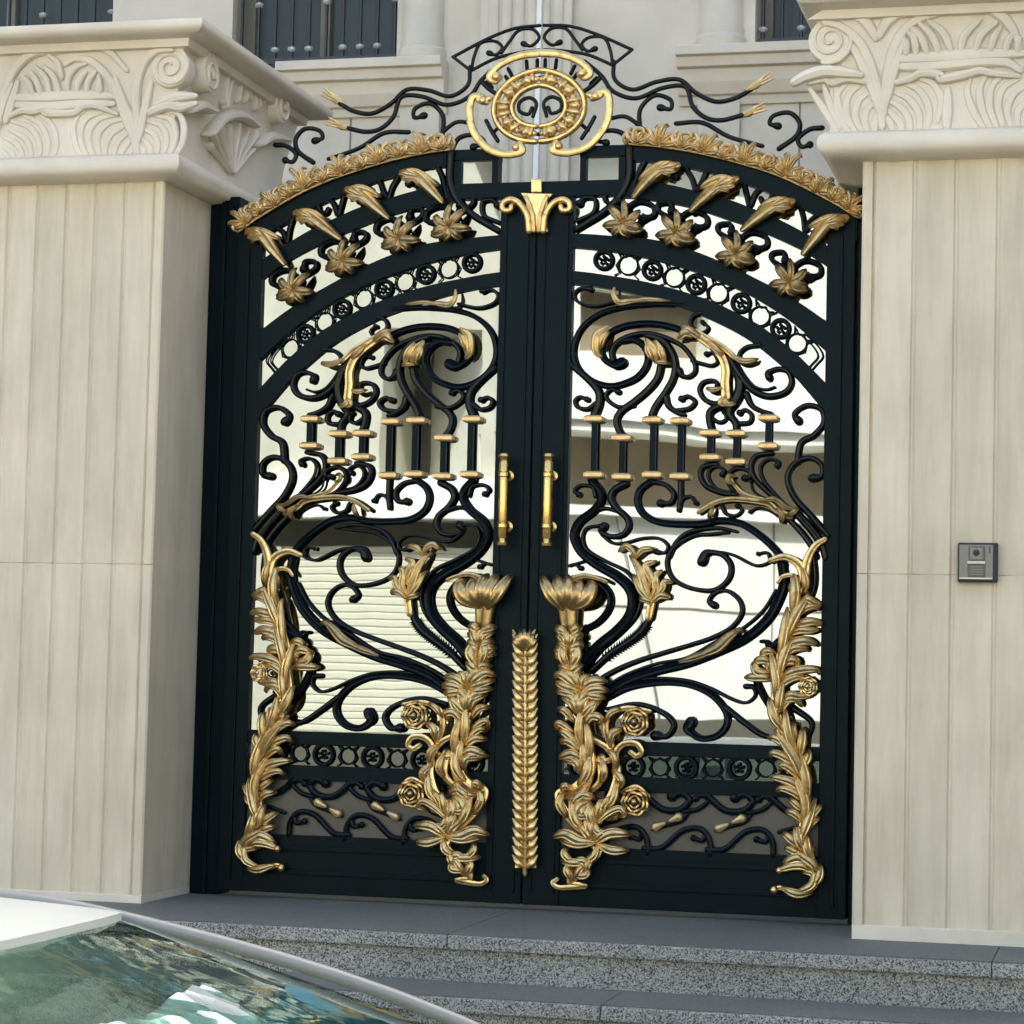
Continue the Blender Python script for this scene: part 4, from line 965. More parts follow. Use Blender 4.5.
def right_trace(fan, strokes, front, root):
    a = [[(335,525),(292,450),(290,375),(325,325)], [(362,525),(325,455),(332,380),(375,340)], [(388,525),(360,460),(372,400),(415,365)], [(412,525),(397,480),(408,430),(445,400)], [(437,525),(437,480),(456,440)]]
    b = [[(680,480),(700,400),(665,330),(600,305)], [(645,510),(650,430),(610,355),(535,320)], [(612,520),(610,450),(570,390),(508,360)], [(575,522),(570,470),(540,425),(492,395)], [(540,525),(535,485),(485,430)], [(505,525),(500,490),(476,455)]]
    c_ = [[(865,505),(825,440),(800,360),(815,305)], [(890,505),(858,430),(850,350),(880,290)], [(915,500),(888,420),(898,340),(950,290)], [(940,495),(922,420),(940,350),(1010,305)], [(970,495),(958,430),(985,370),(1040,335)], [(1000,490),(1000,440),(1040,390)]]
    d_ = [[(290,520),(235,430),(180,350)], [(300,500),(260,410),(235,335)], [(312,480),(290,400),(285,330)]]
    for g in (a, b, c_, d_): strokes('carved_leaf', 'T', g, .0135, .0485, .009)
    strokes('carved_stem', 'T', [[(465,500),(455,400),(420,260),(375,165),(305,105),(235,88)], [(462,450),(420,330),(360,205),(320,160)], [(470,450),(485,300),(525,160),(600,80),(720,45)], [(475,420),(510,280),(550,150)],
                                 [(440,150),(405,90),(360,65)], [(455,140),(490,80),(560,45)], [(800,25),(900,40),(970,100),(1010,190)], [(720,500),(722,430),(724,350)]], .018, .052, .013)
    strokes('carved_ledge', 'T', [[(530,232),(680,224),(830,214),(1040,210)], [(545,262),(680,255),(830,240),(950,245),(1010,275)]], .022, .052, .015)
    strokes('carved_lip', 'T', [[(525,325),(580,310),(620,290),(690,295),(700,312),(790,295),(850,280),(900,290),(1000,300)], [(180,325),(240,312),(270,325),(330,310),(410,325)]], .016, .055, .02)
    strokes('carved_lip', 'T', [[(120,325),(170,300),(250,282),(380,295)]], .022, .068, .026)
    strokes('carved_rib', 'T', [[(560,218),(560,170),(540,150)], [(600,218),(590,150),(560,120)], [(645,218),(620,150),(575,105)], [(692,215),(660,140),(610,90)], [(738,205),(705,130),(650,85)], [(775,205),(790,140),(850,80)], [(832,205),(855,140),(915,90)], [(890,205),(905,150),(930,110)], [(950,205),(962,160),(985,130)], [(1000,205),(1000,170),(1010,150)]], .013, .054, .013)
    c = P(*tr('T', [(262,158)])[0], -D-.083); volute(root, c, .072, 'y', -1)

lp, fan_, strokes_ = pillar('stone_pillar', -2.45, -1.2, -1.2, 'cream stone pillar left of the gate, its side in grey shade and a car in front of it', left_trace, .103, False)
rp, fan_, strokes_ = pillar('stone_pillar', 1.15, 2.25, 1.15, 'cream stone pillar right of the gate, carrying the small intercom panel', right_trace, .122, True, .052)
# relief on the inner (gate) side of the left capital
def side_pts(l, off=.058): return [Vector((-1.2+off, PX(x, y, -1.2+off).y, PX(x, y, -1.2+off).z)) for x, y in [(p.x, p.y) for p in tr('S', l)]]
for c, r, s in (((262,275), .066, 1), ((630,440), .066, 1)):
    q = side_pts([c], .125)[0]; volute(lp, q, r, 'x', s, 1.8)
m = MB()
for tip in ((250,640),(260,590),(300,545),(340,535),(390,530),(440,545),(480,580),(490,630)):
    b = (370, 790); pts = side_pts([(b[0]+(tip[0]-b[0])*.1, b[1]+(tip[1]-b[1])*.05), (b[0]+(tip[0]-b[0])*.5, b[1]+(tip[1]-b[1])*.5), (b[0]+(tip[0]-b[0])*.9, b[1]+(tip[1]-b[1])*.85), tip], .055)
    m.sweep(spline(pts, 5), lambda t: .010*(.4+.6*t), lambda t: .008+.014*t, side=Vector((1, 0, 0)), seg=8)
m.build('carved_leaf', M['carved'], lp)
m = MB()
for l in ([(250,585),(300,520),(350,490),(420,495),(480,545)], [(140,470),(200,440),(260,470)], [(500,640),(560,600),(640,615)]):
    m.sweep(spline(side_pts(l, .078), 6), lambda t: .022*(.4+.6*math.sin(PI*t)), .03, side=Vector((1, 0, 0)), seg=10)
m.build('carved_lip', M['carved'], lp)
m = MB()
for l in ([(330,440),(350,330),(400,270),(460,270),(490,330),(500,440)], [(390,410),(410,320),(450,290),(470,350),(480,450)], [(430,410),(440,350),(455,400)], [(500,250),(530,330),(520,420)], [(340,250),(330,330),(325,420)], [(570,390),(600,330),(650,330)]):
    m.sweep(spline(side_pts(l, .083), 6), .013, .018, side=Vector((1, 0, 0)), seg=8)
m.build('carved_rib', M['carved'], lp)
# a loose coil of cable left on the left capital
m = MB(); pts = []
for i in range(40):
    a = i/39*2*PI*1.7; pts.append(P(136+13*math.cos(a)*(1-.008*i), 14+9*math.sin(a)*(1-.012*i), -.2)+Vector((0, .06*math.sin(a), 0)))
z0 = min(p.z for p in pts)
for p in pts: p.z += (ZS+.43+.0795)-z0
m.sweep(pts, .0035, seg=6)
o = m.build('cable_coil', M['cable'], None); o['label'] = 'thin grey coil of cable lying on top of the left pillar'; o['category'] = 'cable'

# intercom on the right pillar
a = P(957.5, 582, -D-.02); b = P(998, 543, -D-.02)
ic = empty('intercom', ((a.x+b.x)/2, -D, a.z), 'small square grey intercom panel with dark screen on the right pillar', 'intercom')
m = MB(); m.box((a.x, -D-.026, a.z), (b.x, -D+.004, b.z)); m.build('housing', M['rubber'], ic, smooth=False, bevel=.004)
w, h = b.x-a.x, b.z-a.z
m = MB(); m.box((a.x+.04*w, -D-.031, a.z+.07*h), (b.x-.11*w, -D-.0255, b.z-.05*h)); fp = m.build('face_plate', M['intercom'], ic, smooth=False, bevel=.002)
m = MB(); m.box((a.x+.27*w, -D-.034, a.z+.52*h), (a.x+.69*w, -D-.0305, a.z+.9*h)); m.build('camera_window', M['intercom_dark'], fp, smooth=False, bevel=.001)
m = MB(); m.box((a.x+.31*w, -D-.0352, a.z+.58*h), (a.x+.63*w, -D-.0338, a.z+.87*h)); m.build('lens_cover', M['intercom'], fp, smooth=False, bevel=.0005)
m = MB(); m.box((a.x+.25*w, -D-.036, a.z+.46*h), (a.x+.70*w, -D-.0305, a.z+.53*h)); m.build('trim_bar', M['intercom_light'], fp, smooth=False, bevel=.001)
m = MB(); m.box((a.x+.26*w, -D-.0345, a.z+.13*h), (a.x+.70*w, -D-.0305, a.z+.455*h)); m.build('speaker', M['intercom_dark'], fp, smooth=False, bevel=.001)
m = MB(); m.box((a.x+.78*w, -D-.033, a.z+.74*h), (a.x+.82*w, -D-.0305, a.z+.9*h)); m.build('sensor_slot', M['intercom_dark'], fp, smooth=False)
m = MB(); m.lathe((a.x+.47*w, -D-.0352, a.z+.74*h), [(.002,-.004),(.008,-.003),(.010,0)], 'y', 18); m.build('lens', M['rubber'], fp)
m = MB()
for q in range(4): m.box((a.x+.32*w, -D-.0352, a.z+(.18+.065*q)*h), (a.x+.64*w, -D-.0342, a.z+(.20+.065*q)*h))
m.build('speaker_grille', M['intercom'], fp, smooth=False)
m = MB(); m.box((a.x+.05*w, -D-.0335, a.z+.075*h), (b.x-.12*w, -D-.0305, a.z+.115*h)); m.build('lower_trim', M['intercom_light'], fp, smooth=False)

# ------------------------------------------------------------------ steps, courtyard, street
DL = .874; ZR = -.98; RISE = .14; GO = .34
st = empty('entrance_steps', (0, -DL, ZR), 'grey granite entrance steps in front of the gate and pillars', 'steps')
def step(i, x0=-6.5, x1=6.5):
    y = -DL-GO*i; z = -RISE*i
    back = .62 if i == 0 else y+GO+.03
    m = MB(); cuts = [x0+(1.62*j+.55*(i % 3)) for j in range(0, 9) if x0+1.62*j+.55*(i % 3) < x1-.3]; cuts = ([x0] if cuts[0] > x0+.01 else [])+cuts+[x1]
    for a_, b_ in zip(cuts, cuts[1:]): m.box((a_+.0012, y, z-.042), (b_-.0012, back, z))
    t = m.build('tread', M['flamed'], st, smooth=False, bevel=.005)
    m = MB()
    for a_, b_ in zip(cuts, cuts[1:]): m.box((a_+.0016, y+.012, z+.0008), (b_-.0016, back-.004 if i == 0 else y+GO+.002, z+.004))
    m.build('honed_top', M['tread'], t, smooth=False)
    m = MB(); m.box((x0+.001, y+.022, z-RISE-.002), (x1-.001, y+.06, z-.0425)); m.build('riser', M['flamed'], st, smooth=False)
for i in range(7): step(i)
m = MB(); m.box((-6.4, -DL-GO*6+.07, ZR-.2), (6.4, .6, -.045-RISE*0-.9)); m.box((-6.4, -DL+.07, -.90), (6.4, .6, -.05))
m.build('footing', M['paving'], st, smooth=False)
m = MB(); m.add([(-260,-400,ZR),(260,-400,ZR),(260,300,ZR),(-260,300,ZR)], [(0,1,2,3)]); structure(m.build('ground', M['soil'], None, smooth=False))
m = MB(); m.add([(-60,-13.6,ZR+.004),(60,-13.6,ZR+.004),(60,-3.35,ZR+.004),(-60,-3.35,ZR+.004)], [(0,1,2,3)]); structure(m.build('road', M['asphalt'], None, smooth=False))
m = MB(); m.box((-60, -14.6, ZR-.1), (60, -13.6, ZR+.13)); structure(m.build('pavement', M['paving'], None, smooth=False, bevel=.01))
m = MB(); m.box((-6.5, .60, -.3), (6.5, 3.2, -.012)); structure(m.build('courtyard_floor', M['paving'], None, smooth=False))
# boundary walls running on from both pillars
for x0, x1, lab in ((-9, -2.46, 'cream stone boundary wall running left from the car-side pillar'), (2.26, 9, 'cream stone boundary wall running right from the intercom pillar')):
    r = empty('boundary_wall', ((x0+x1)/2, 0, ZR), lab, 'wall')
    m = MB(); m.box((x0, -.25, ZR-.1), (x1, .25, 2.35)); m.build('wall_body', M['stone'], r, smooth=False, bevel=.006)
    m = MB(); m.box((x0, -.32, 2.352), (x1, .32, 2.45)); m.build('coping', M['carved'], r, smooth=False, bevel=.012)

# ------------------------------------------------------------------ the house behind
HY = 3.2
hp = lambda x, y: P(x, y, HY)
house = empty('house', (0, HY, 0), 'large pale stone house behind the gate with railed windows and fluted pilaster', 'house')
zsill = 3.745
wx = [(-4.3, -3.02), (P(232, 40, HY).x, P(397, 40, HY).x), (P(755, 30, HY).x, P(755, 30, HY).x+1.05), (2.6, 3.7)]
HT, HW = 12.6, 9.0
m = MB(); cuts = sorted(wx); x = -HW
m.box((-HW, HY, -1), (HW, HY+6, zsill))
for a, b in cuts:
    m.box((x, HY, zsill), (a, HY+6, 6.1)); x = b
m.box((x, HY, zsill), (HW, HY+6, 6.1)); m.box((-HW, HY, 6.1), (HW, HY+6, HT))
for a, b in cuts: m.box((a, HY+.6, zsill), (b, HY+6, 6.1))
m.build('wall', M['house'], house, smooth=False)
m = MB()
for z in (3.05, 2.4, 1.8, 1.2, .6):
    m.box((-HW, HY-.0025, z), (HW, HY+.01, z+.008))
for i, x in enumerate((-2.6, -1.75, -.35, .45, 1.6, 2.4)): m.box((x, HY-.0022, 3.05 if i % 2 else 2.4), (x+.008, HY+.01, 3.52 if i % 2 else 3.05))
m.build('ashlar_joint', M['olive'], house, smooth=False)
for a, b in wx:
    w = MB(); w.box((a, HY+.16, zsill), (a+.06, HY+.24, 6.1)); w.box((b-.06, HY+.16, zsill), (b, HY+.24, 6.1)); w.box((a+.06, HY+.16, 5.2), (b-.06, HY+.24, 5.26)); w.box((a+.06, HY+.16, zsill), (b-.06, HY+.24, zsill+.07)); w.box((.5*(a+b)-.025, HY+.165, zsill+.07), (.5*(a+b)+.025, HY+.235, 5.2))
    wf = w.build('window', M['olive'], house, smooth=False, bevel=.004)
    w = MB(); w.box((a, HY+.20, zsill+.01), (b, HY+.215, 6.1)); w.build('pane', M['win'], wf, smooth=False)
    n = int((b-a)/.092)
    rl = MB(); rl.box((a+.01, HY+.045, zsill+.035), (b-.01, HY+.07, zsill+.06)); rail = rl.build('window_grille', M['rail_black'], house, smooth=False)
    for i in range(n+1):
        x = a+.03+(b-a-.06)*i/n
        q = MB(); q.sweep([Vector((x, HY+.057, zsill+.0)), Vector((x, HY+.057, 5.3))], .0085, seg=6, cap=False); q.build('grille_bar', M['rail_black'], rail)
        q = MB(); zk = zsill+.105+(.23 if i % 4 == 1 else 0)
        q.lathe((x, HY+.057, zk), [(.01,-.014),(.019,-.010),(.024,0),(.019,.010),(.01,.014)], seg=10); q.build('grille_knob', M['rail_knob'], rail)
# moulded sills with half-round columns on them
for x0, x1 in ((-3.2-1.3, -3.0), (P(285, 80, HY).x, P(449, 60, HY).x), (P(681, 50, HY).x, P(760, 50, HY).x+1.2)):
    m = MB()
    yv = [(.02, -.26), (.03, -.22), (.05, -.215), (.075, -.16), (.085, -.10), (.115, -.095), (.125, -.05), (.15, -.045), (.15, 0)]
    sec = [(HY-o, zsill-.005+h) for o, h in yv]+[(HY+.1, zsill-.005), (HY+.1, zsill-.265)]
    k = len(sec); m.add([(x0, y, z) for y, z in sec]+[(x1, y, z) for y, z in sec], [(i, (i+1) % k, k+(i+1) % k, k+i) for i in range(k)]+[tuple(range(k)), tuple(range(2*k-1, k-1, -1))])
    m.build('cornice', M['house'], house, smooth=False, bevel=.004)
for px_ in (423, 721):
    c = P(px_, 40, HY); r = .105
    m = MB(); m.lathe((c.x, HY+.01, zsill), [(r*1.12,0),(r*1.16,.02),(r*1.16,.05),(r*1.05,.065),(r*1.07,.09),(r,.11),(r*.97,1.2),(r*.9,2.3)], seg=28); m.build('engaged_column', M['house'], house, angle=35)
    m = MB(); m.box((c.x-.125, HY-.128, zsill-.004), (c.x+.125, HY+.1, zsill+.0)); 
    m = MB(); m.box((c.x-.10, HY-.03, 3.28), (c.x+.10, HY+.05, 3.513)); m.build('bracket', M['house'], house, smooth=False, bevel=.005)
# fluted pilaster on the axis of the gate
xa, xb = P(482, 60, HY).x, P(573, 60, HY).x
m = MB(); m.box((xa, HY-.045, 0), (xb, HY+.05, 6.0)); pil = m.build('pilaster', M['house'], house, smooth=False, bevel=.006)
m = MB(); nfl = 6
for i in range(nfl):
    a = xa+.035+(xb-xa-.07)*i/nfl; b = a+(xb-xa-.07)/nfl
    m.sweep([Vector(((a+b)/2, HY-.046, .0)), Vector(((a+b)/2, HY-.046, 6.0))], (b-a)*.43, .014, side=Vector((0, -1, 0)), seg=14, cap=False)
m.build('reed', M['house'], pil)
xm = P(541, 90, HY).x; m = MB(); m.box((xm-.012, HY-.075, 0), (xm+.012, HY-.04, 6.0)); m.build('centre_fillet', M['far_white'], pil, smooth=False, bevel=.003)
m = MB(); m.box((-HW-.25, HY-.35, HT-.0), (HW+.25, HY+6.2, HT+.22)); m.build('roof_cornice', M['house'], house, smooth=False, bevel=.02)

# ------------------------------------------------------------------ parked saloon car
def loft(m, secs): m.rings([[Vector(p) for p in s] for s in secs])
def make_car(label, paint, loc, rz, cat='car'):
    """a saloon, nose towards +x, standing on z=0; built round its own origin"""
    R_ = empty('parked_car', (0, 0, 0), label, cat)
    hw = .90
    # lower body: section half-widths and heights along the length
    st_ = [(-2.30,.72,.42,.62),(-2.24,.82,.30,.86),(-2.05,.87,.24,.97),(-1.5,.90,.20,1.0),(-.9,.905,.19,.99),(0,.91,.19,.97),(.8,.91,.19,.95),(1.25,.905,.2,.93),(1.7,.89,.22,.87),(2.05,.85,.25,.79),(2.22,.78,.3,.70),(2.29,.66,.4,.58)]
    secs = []
    for x, w, zl, zh in st_:
        zm = (zl+zh)*.5
        half = [(w*.86, zl), (w*.97, zl+.06), (w, zm), (w*.985, zh-.12), (w*.93, zh-.035), (w*.80, zh), (w*.4, zh+.018)]
        secs.append([(x, y, z) for y, z in half]+[(x, -y, z) for y, z in half[::-1]])
    m = MB(); loft(m, secs); body = m.build('body', paint, R_, angle=50, )
    # greenhouse frame points
    def roofz(x, y): return 1.455-.035*((x+.35)/.8)**2-.028*(y/.55)**2
    # roof
    xs = [-1.0,-.8,-.5,-.2,.1,.28,.36]; rows = []
    def bow(y): return .13*(1-(y/.56)**2)
    m = MB(); ys = [-.56,-.5,-.4,-.25,0,.25,.4,.5,.56]
    top = [[Vector((x+(bow(y) if k == len(xs)-1 else bow(y)*.7 if k == len(xs)-2 else 0), y, roofz(x, y))) for y in ys] for k, x in enumerate(xs)]
    vs = [p for r in top for p in r]; nY = len(ys); nv = len(vs)
    vs += [p-Vector((0, 0, .012)) for p in vs]
    fs = []
    for i in range(len(xs)-1):
        for j in range(nY-1):
            a = i*nY+j; fs += [(a, a+1, a+nY+1, a+nY), (nv+a, nv+a+nY, nv+a+nY+1, nv+a+1)]
    for i in range(len(xs)-1):
        for j in (0, nY-1):
            a = i*nY+j; fs.append((a, a+nY, nv+a+nY, nv+a))
    for j in range(nY-1):
        for i in (0, len(xs)-1):
            a = i*nY+j; fs.append((a, a+1, nv+a+1, nv+a))
    m.add(vs, fs); m.build('roof', paint, R_, angle=50)
    def glass(name, quad, n=8, sag=.0, parent=R_, crown=0.):
        a, b, c, d = [Vector(q) for q in quad]; m = MB(); vs = []
        for i in range(n+1):
            for j in range(n+1):
                u, v = i/n, j/n
                p = a.lerp(b, u).lerp(d.lerp(c, u), v)
                p = p+Vector((sag*(1-(2*u-1)**2), 0, .03*(math.sin(PI*v))+crown*(1-(2*u-1)**2)*(1-v))); vs.append(p)
        k = (n+1)**2
        th = Vector((0, 0, -.005))
        fs = []
        for i in range(n):
            for j in range(n):
                q = i*(n+1)+j; fs += [(q, q+1, q+n+2, q+n+1)]
        m.add(vs, fs)
        return m.build(name, M['car_glass'], parent)
    ws = glass('windscreen', [(.36,-.56,roofz(.36,.56)-.010),(.36,.56,roofz(.36,.56)-.010),(1.52,.765,.955),(1.52,-.765,.955)], 12, .13, R_, .026)
    glass('rear_window', [(-.99,-.54,1.36),(-.99,.54,1.36),(-1.62,.68,1.0),(-1.62,-.68,1.0)], 8, -.08)
    for s in (-1, 1):
        glass('side_window', [(-.86,s*.575,1.325),(.22,s*.575,1.37),(1.2,s*.80,.955),(-1.12,s*.80,.985)], 6)
        # roof rail and front pillar in one grey run, rear pillar
        m = MB(); pl = spline([Vector(p) for p in ((-1.6,s*.71,1.0),(-1.0,s*.575,1.35),(-.5,s*.578,1.41),(0,s*.58,1.415),(.36,s*.583,1.385),(.87,s*.685,1.243),(1.52,s*.80,.93))], 6)
        m.sweep(pl, .0115, .011, side=Vector((0, s*.5, 1)).normalized(), seg=10); m.build('roof_pillar', M['silver'], R_)
        m = MB(); m.sweep([Vector((-.35, s*.583, 1.36)), Vector((-.38, s*.83, .95))], .03, .012, side=Vector((0, s, .3)), seg=8); m.build('door_pillar', M['rubber'], R_)
        d = MB(); d.box((-.30, s*.912-.004, .30), (.95, s*.912+.004, .31)); d.build('door_seam', M['rubber'], R_, smooth=False)
        d = MB(); d.sweep([Vector((-.25, s*.925, .80)), Vector((-.17, s*.94, .805)), Vector((-.08, s*.925, .80))], .012, seg=8); d.build('door_handle', paint, R_)
        mi = MB(); mi.ball(Vector((.88, s*1.0, 1.0)), .06, .11, .07, 12, 8); mi.build('wing_mirror', paint, R_)
        hl = MB(); hl.ball(Vector((2.12, s*.66, .68)), .13, .16, .07, 12, 8); hl.build('headlight', M['lamp'], R_)
        tl = MB(); tl.ball(Vector((-2.2, s*.66, .80)), .08, .17, .08, 12, 8); tl.build('tail_light', M['car_red'], R_)
        for x in (-1.38, 1.40):
            w = MB(); w.lathe((x, s*.80, .32), [(.19,-.1),(.29,-.11),(.32,-.08),(.325,0),(.32,.08),(.29,.115),(.20,.10)], 'y', 28); wh = w.build('wheel', M['rubber'], R_)
            w = MB(); w.lathe((x, s*.80, .32), [(.02,s*.10),(.06,s*.118),(.19,s*.105),(.205,s*.06)], 'y', 28); w.build('rim', M['silver'], wh)
    m = MB(); m.box((2.2, -.55, .40), (2.31, .55, .55)); m.build('grille', M['rubber'], R_, smooth=False, bevel=.01)
    m = MB(); m.box((.80, -.74, .88), (1.5, .74, .955)); m.build('dashboard', M['dash'], R_, smooth=False, bevel=.03)
    m = MB(); m.box((-1.35, -.74, .5), (1.2, .74, .56)); m.build('cabin_floor', M['cabin'], R_, smooth=False)
    for y in (-.38, .38):
        s_ = MB(); s_.box((-.35, y-.25, .56), (.2, y+.25, .78)); s_.box((-.5, y-.24, .7), (-.33, y+.24, 1.14)); s_.box((-.48, y-.12, 1.16), (-.36, y+.12, 1.28)); s_.build('seat', M['cabin'], R_, smooth=False, bevel=.05)
    m = MB(); m.sweep([Vector((.52+.05*math.sin(a), .38+.18*math.cos(a), .98+.17*math.sin(a))) for a in [i*2*PI/24 for i in range(24)]], .014, side=Vector((1, 0, .2)), seg=8, closed=True); m.build('steering_wheel', M['rubber'], R_)
    R_.location = loc; R_.rotation_euler = (0, 0, rz)
    return R_
shade = empty('sunshade', (.9, -5.13, ZR+1.1), 'crinkled silver and teal sunshade spread behind the white car windscreen', 'sunshade')
def shade_panel(name, mat, v0, v1, u0, u1, ni=26, nj=24):
    sh = MB(); vs_ = []; rs = random.Random(5)
    for i in range(ni+1):
        for j in range(nj+1):
            u, v = u0+(u1-u0)*i/ni, v0+(v1-v0)*j/nj          # u down the screen, v across it
            c = 1-(2*v-1)**2
            x = .36+1.16*u+.13*c; y = (-1+2*v)*(.56+.205*u)
            z = 1.406-.451*u+.03*math.sin(PI*u)+.026*c*(1-u)
            k = .005*math.sin(23*v+9*u)+.004*math.sin(41*u+13*v)+rs.uniform(-.004, .004)
            vs_.append(Vector((.13+x, -5.13+y, ZR+z-.019+k)))
    sh.add(vs_, [(i*(nj+1)+j, i*(nj+1)+j+1, (i+1)*(nj+1)+j+1, (i+1)*(nj+1)+j) for i in range(ni) for j in range(nj)])
    return sh.build(name, mat, shade, angle=45)
shade_panel('silver_panel', M['foil'], .04, .60, .16, .8); shade_panel('teal_panel', M['teal_foil'], .60, .95, .22, .8)
car = make_car('white car with raked windscreen parked in front of the left pillar, roof corner showing', M['car_white'], (.13, -5.13, ZR), 0)

# ------------------------------------------------------------------ the street opposite (mirrored in the gate glass)
yo = -16.0; zt0 = .05
ob = empty('shuttered_building', (-7.5, yo, ZR), 'pale building with a ribbed roller shutter across the street, mirrored in the left gate leaf', 'building')
xl, xr = -14.0, -4.1
m = MB()
m.box((xl, yo-5, zt0), (-6.62, yo, 2.05)); m.box((-4.5, yo-5, zt0), (xr, yo, 2.05))
m.box((xl, yo-5, 2.34), (-5.56, yo, 4.3)); m.box((-5.56, yo-5, 2.34), (-4.5, yo, 2.78)); m.box((-4.5, yo-5, 2.34), (xr, yo, 4.3)); m.box((xl, yo-5, 4.3), (xr, yo, 6.4))
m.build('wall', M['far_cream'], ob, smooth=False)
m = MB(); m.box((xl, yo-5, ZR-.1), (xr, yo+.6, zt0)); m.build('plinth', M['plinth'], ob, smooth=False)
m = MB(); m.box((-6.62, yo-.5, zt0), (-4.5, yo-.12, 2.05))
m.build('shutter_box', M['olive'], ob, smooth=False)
m = MB(); z = zt0+.01
while z < 2.02:
    m.add([(-6.62, yo-.10, z), (-4.5, yo-.10, z), (-4.5, yo-.092, z+.012), (-6.62, yo-.092, z+.012), (-4.5, yo-.092, z+.062), (-6.62, yo-.092, z+.062), (-4.5, yo-.10, z+.074), (-6.62, yo-.10, z+.074)], [(0,1,2,3), (3,2,4,5), (5,4,6,7)]); z += .077
m.build('roller_shutter', M['shutter'], ob, smooth=False)
m = MB(); m.box((xl, yo-.4, 2.05), (xr, yo-.25, 2.34)); m.build('lintel', M['olive'], ob, smooth=False)  # dark grey paints in the shade above the shutter
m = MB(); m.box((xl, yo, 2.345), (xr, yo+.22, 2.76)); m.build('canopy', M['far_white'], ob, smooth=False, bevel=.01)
m = MB(); m.box((-5.56, yo-1.6, 2.78), (-4.5, yo-1.3, 4.3)); m.build('balcony_recess', M['plinth'], ob, smooth=False)  # balcony shadow put into the dark colour of the back wall
m = MB(); m.box((xl-.3, yo-5.2, 6.4), (xr, yo+.3, 6.65)); m.build('parapet', M['far_white'], ob, smooth=False)
# second building, its front turned away down the side street
ang = math.radians(-38); cA, sA = math.cos(ang), math.sin(ang); o0 = Vector((-4.05, -15.6, 0))
pb2 = empty('villa', (o0.x, o0.y, ZR), 'cream villa with a brown balcony band across the street, mirrored in the right gate leaf', 'building')
def rb(m, u0, u1, v0, v1, z0, z1):
    """box in the villa's own axes: u along the front, v out of it"""
    vs = []
    for z in (z0, z1):
        for u, v in ((u0, v0), (u1, v0), (u1, v1), (u0, v1)):
            vs.append((o0.x+u*cA-v*sA, o0.y+u*sA+v*cA, z))
    m.add(vs, [(0,3,2,1),(4,5,6,7),(0,1,5,4),(1,2,6,5),(2,3,7,6),(3,0,4,7)])
m = MB(); rb(m, 0, 16, -6, 0, .36, 2.50); rb(m, 0, 16, -6, -.9, 2.50, 3.22); rb(m, 0, 16, -6, 0, 3.22, 4.05); rb(m, 0, .7, -6, 0, 4.05, 4.72); rb(m, 2.2, 16, -6, 0, 4.05, 4.72); rb(m, .7, 2.2, -6, -.3, 4.05, 4.72); rb(m, 0, 16, -6, 0, 4.72, 6.3); m.build('wall', M['far_wall'], pb2, smooth=False)
m = MB(); rb(m, .05, 16, -6, .05, ZR-.1, .359); m.build('plinth', M['plinth'], pb2, smooth=False)
m = MB(); rb(m, .02, 16, -.9, -.5, 2.50, 3.22); m.build('balcony_band', M['far_brown'], pb2, smooth=False)
m = MB(); rb(m, -.1, 16, -.2, .16, 3.222, 3.34); rb(m, -.1, 16, -.2, .22, 3.345, 3.42); rb(m, -.1, 16, -.2, .12, 2.40, 2.498); m.build('cornice', M['far_white'], pb2, smooth=False)
m = MB(); rb(m, .7, 2.2, -.29, -.25, 4.05, 4.72); m.build('window', M['far_brown'], pb2, smooth=False)
cb = MB(); uv = lambda u, v, z: Vector((o0.x+u*cA-v*sA, o0.y+u*sA+v*cA, z))
cb.sweep([uv(u, .05, z) for u, z in [(p.x, p.y) for p in spline(V2([(1.15,2.38),(1.3,1.9),(1.52,1.2),(1.62,.7),(1.68,.37)]), 6)]], .009, seg=6); cb.build('wall_cable', M['cable'], pb2)
m = MB(); rb(m, -.3, 16.2, -6.2, .35, 6.3, 6.55); m.build('parapet', M['far_white'], pb2, smooth=False)
m = MB(); rb(m, 0.3, 15, .002, .014, 1.48, 1.492); rb(m, 3.0, 3.012, .002, .014, -.9, 2.4); m.build('wall_joint', M['olive'], pb2, smooth=False)

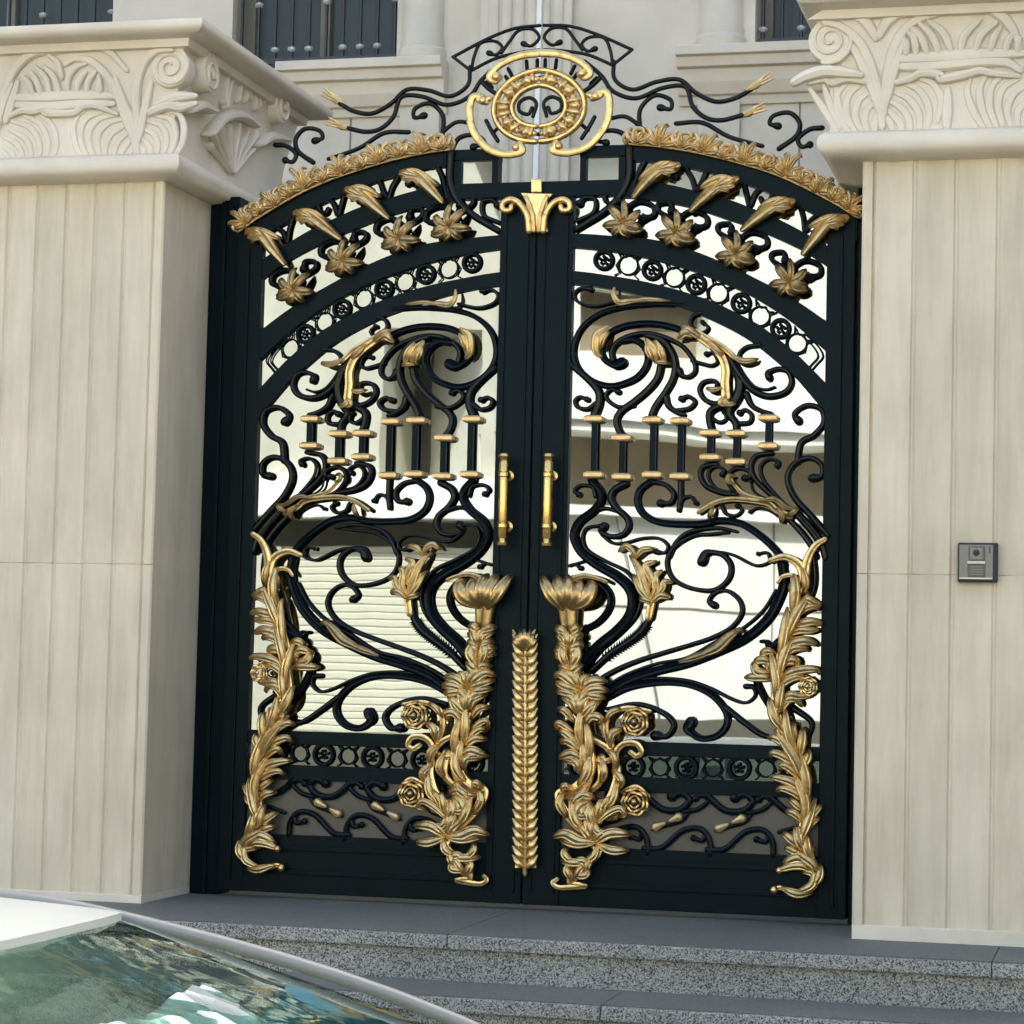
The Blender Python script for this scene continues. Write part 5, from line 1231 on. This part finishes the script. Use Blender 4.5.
shade_block = empty('shade_block_house', (12.5, -3, ZR), 'unseen plain cream block added on the right to shade the left pillar side', 'house')  # unseen block, added to cut the light on the left pillar's inner side
m = MB(); m.box((9.2, -6.2, ZR-.1), (18, 9, 7.6)); m.build('wall', M['house'], shade_block, smooth=False)
m = MB(); m.box((9.0, -6.4, 7.6), (18.2, 9.2, 7.9)); m.build('parapet', M['house'], shade_block, smooth=False, bevel=.02)
m = MB()
for z in (1.2, 4.6):
    for y in (-4.6, -.8, 3.0):
        w = MB(); w.box((9.16, y, z), (9.23, y+1.4, z+1.6)); wf = w.build('window', M['olive'], shade_block, smooth=False)
        w = MB(); w.box((9.13, y+.08, z+.08), (9.159, y+1.32, z+1.52)); w.build('pane', M['win'], wf, smooth=False)

# ------------------------------------------------------------------ light, sky, camera
EL, AZ = math.radians(52), math.radians(14)      # sun behind the house, a little to the right
sd = Vector((math.sin(AZ)*math.cos(EL), math.cos(AZ)*math.cos(EL), math.sin(EL)))
sun = bpy.data.lights.new('sun', 'SUN'); sun.energy = 4.2; sun.angle = math.radians(.53); sun.color = (1, .955, .88)
so = bpy.data.objects.new('sun', sun); COL.objects.link(so); so.rotation_euler = sd.to_track_quat('Z', 'Y').to_euler()
wd = bpy.data.worlds.new('World'); scene.world = wd; wd.use_nodes = True
nt = wd.node_tree; bg = nt.nodes['Background']
sky = nt.nodes.new('ShaderNodeTexSky'); sky.sky_type = 'NISHITA'; sky.sun_disc = False
sky.sun_elevation = EL; sky.sun_rotation = AZ; sky.dust_density = 5.0; sky.air_density = 1.0; sky.ozone_density = .6
nt.links.new(sky.outputs[0], bg.inputs['Color']); bg.inputs['Strength'].default_value = .12

cam = bpy.data.cameras.new('camera'); co_ = bpy.data.objects.new('camera', cam); COL.objects.link(co_)
cam.sensor_width = 36; cam.lens = F/1024*36; cam.clip_end = 2000; cam.clip_start = .05
from mathutils import Matrix
co_.matrix_world = Matrix(((RT.x, UP.x, -FW.x, CAM.x), (RT.y, UP.y, -FW.y, CAM.y), (RT.z, UP.z, -FW.z, CAM.z), (0, 0, 0, 1)))
scene.camera = co_
vs = scene.view_settings; vs.view_transform = 'Standard'; vs.look = 'None'; vs.gamma = 1; vs.use_curve_mapping = False
vs.exposure = 2.42
scene.cycles.use_denoising = True
scene.cycles.max_bounces = 8
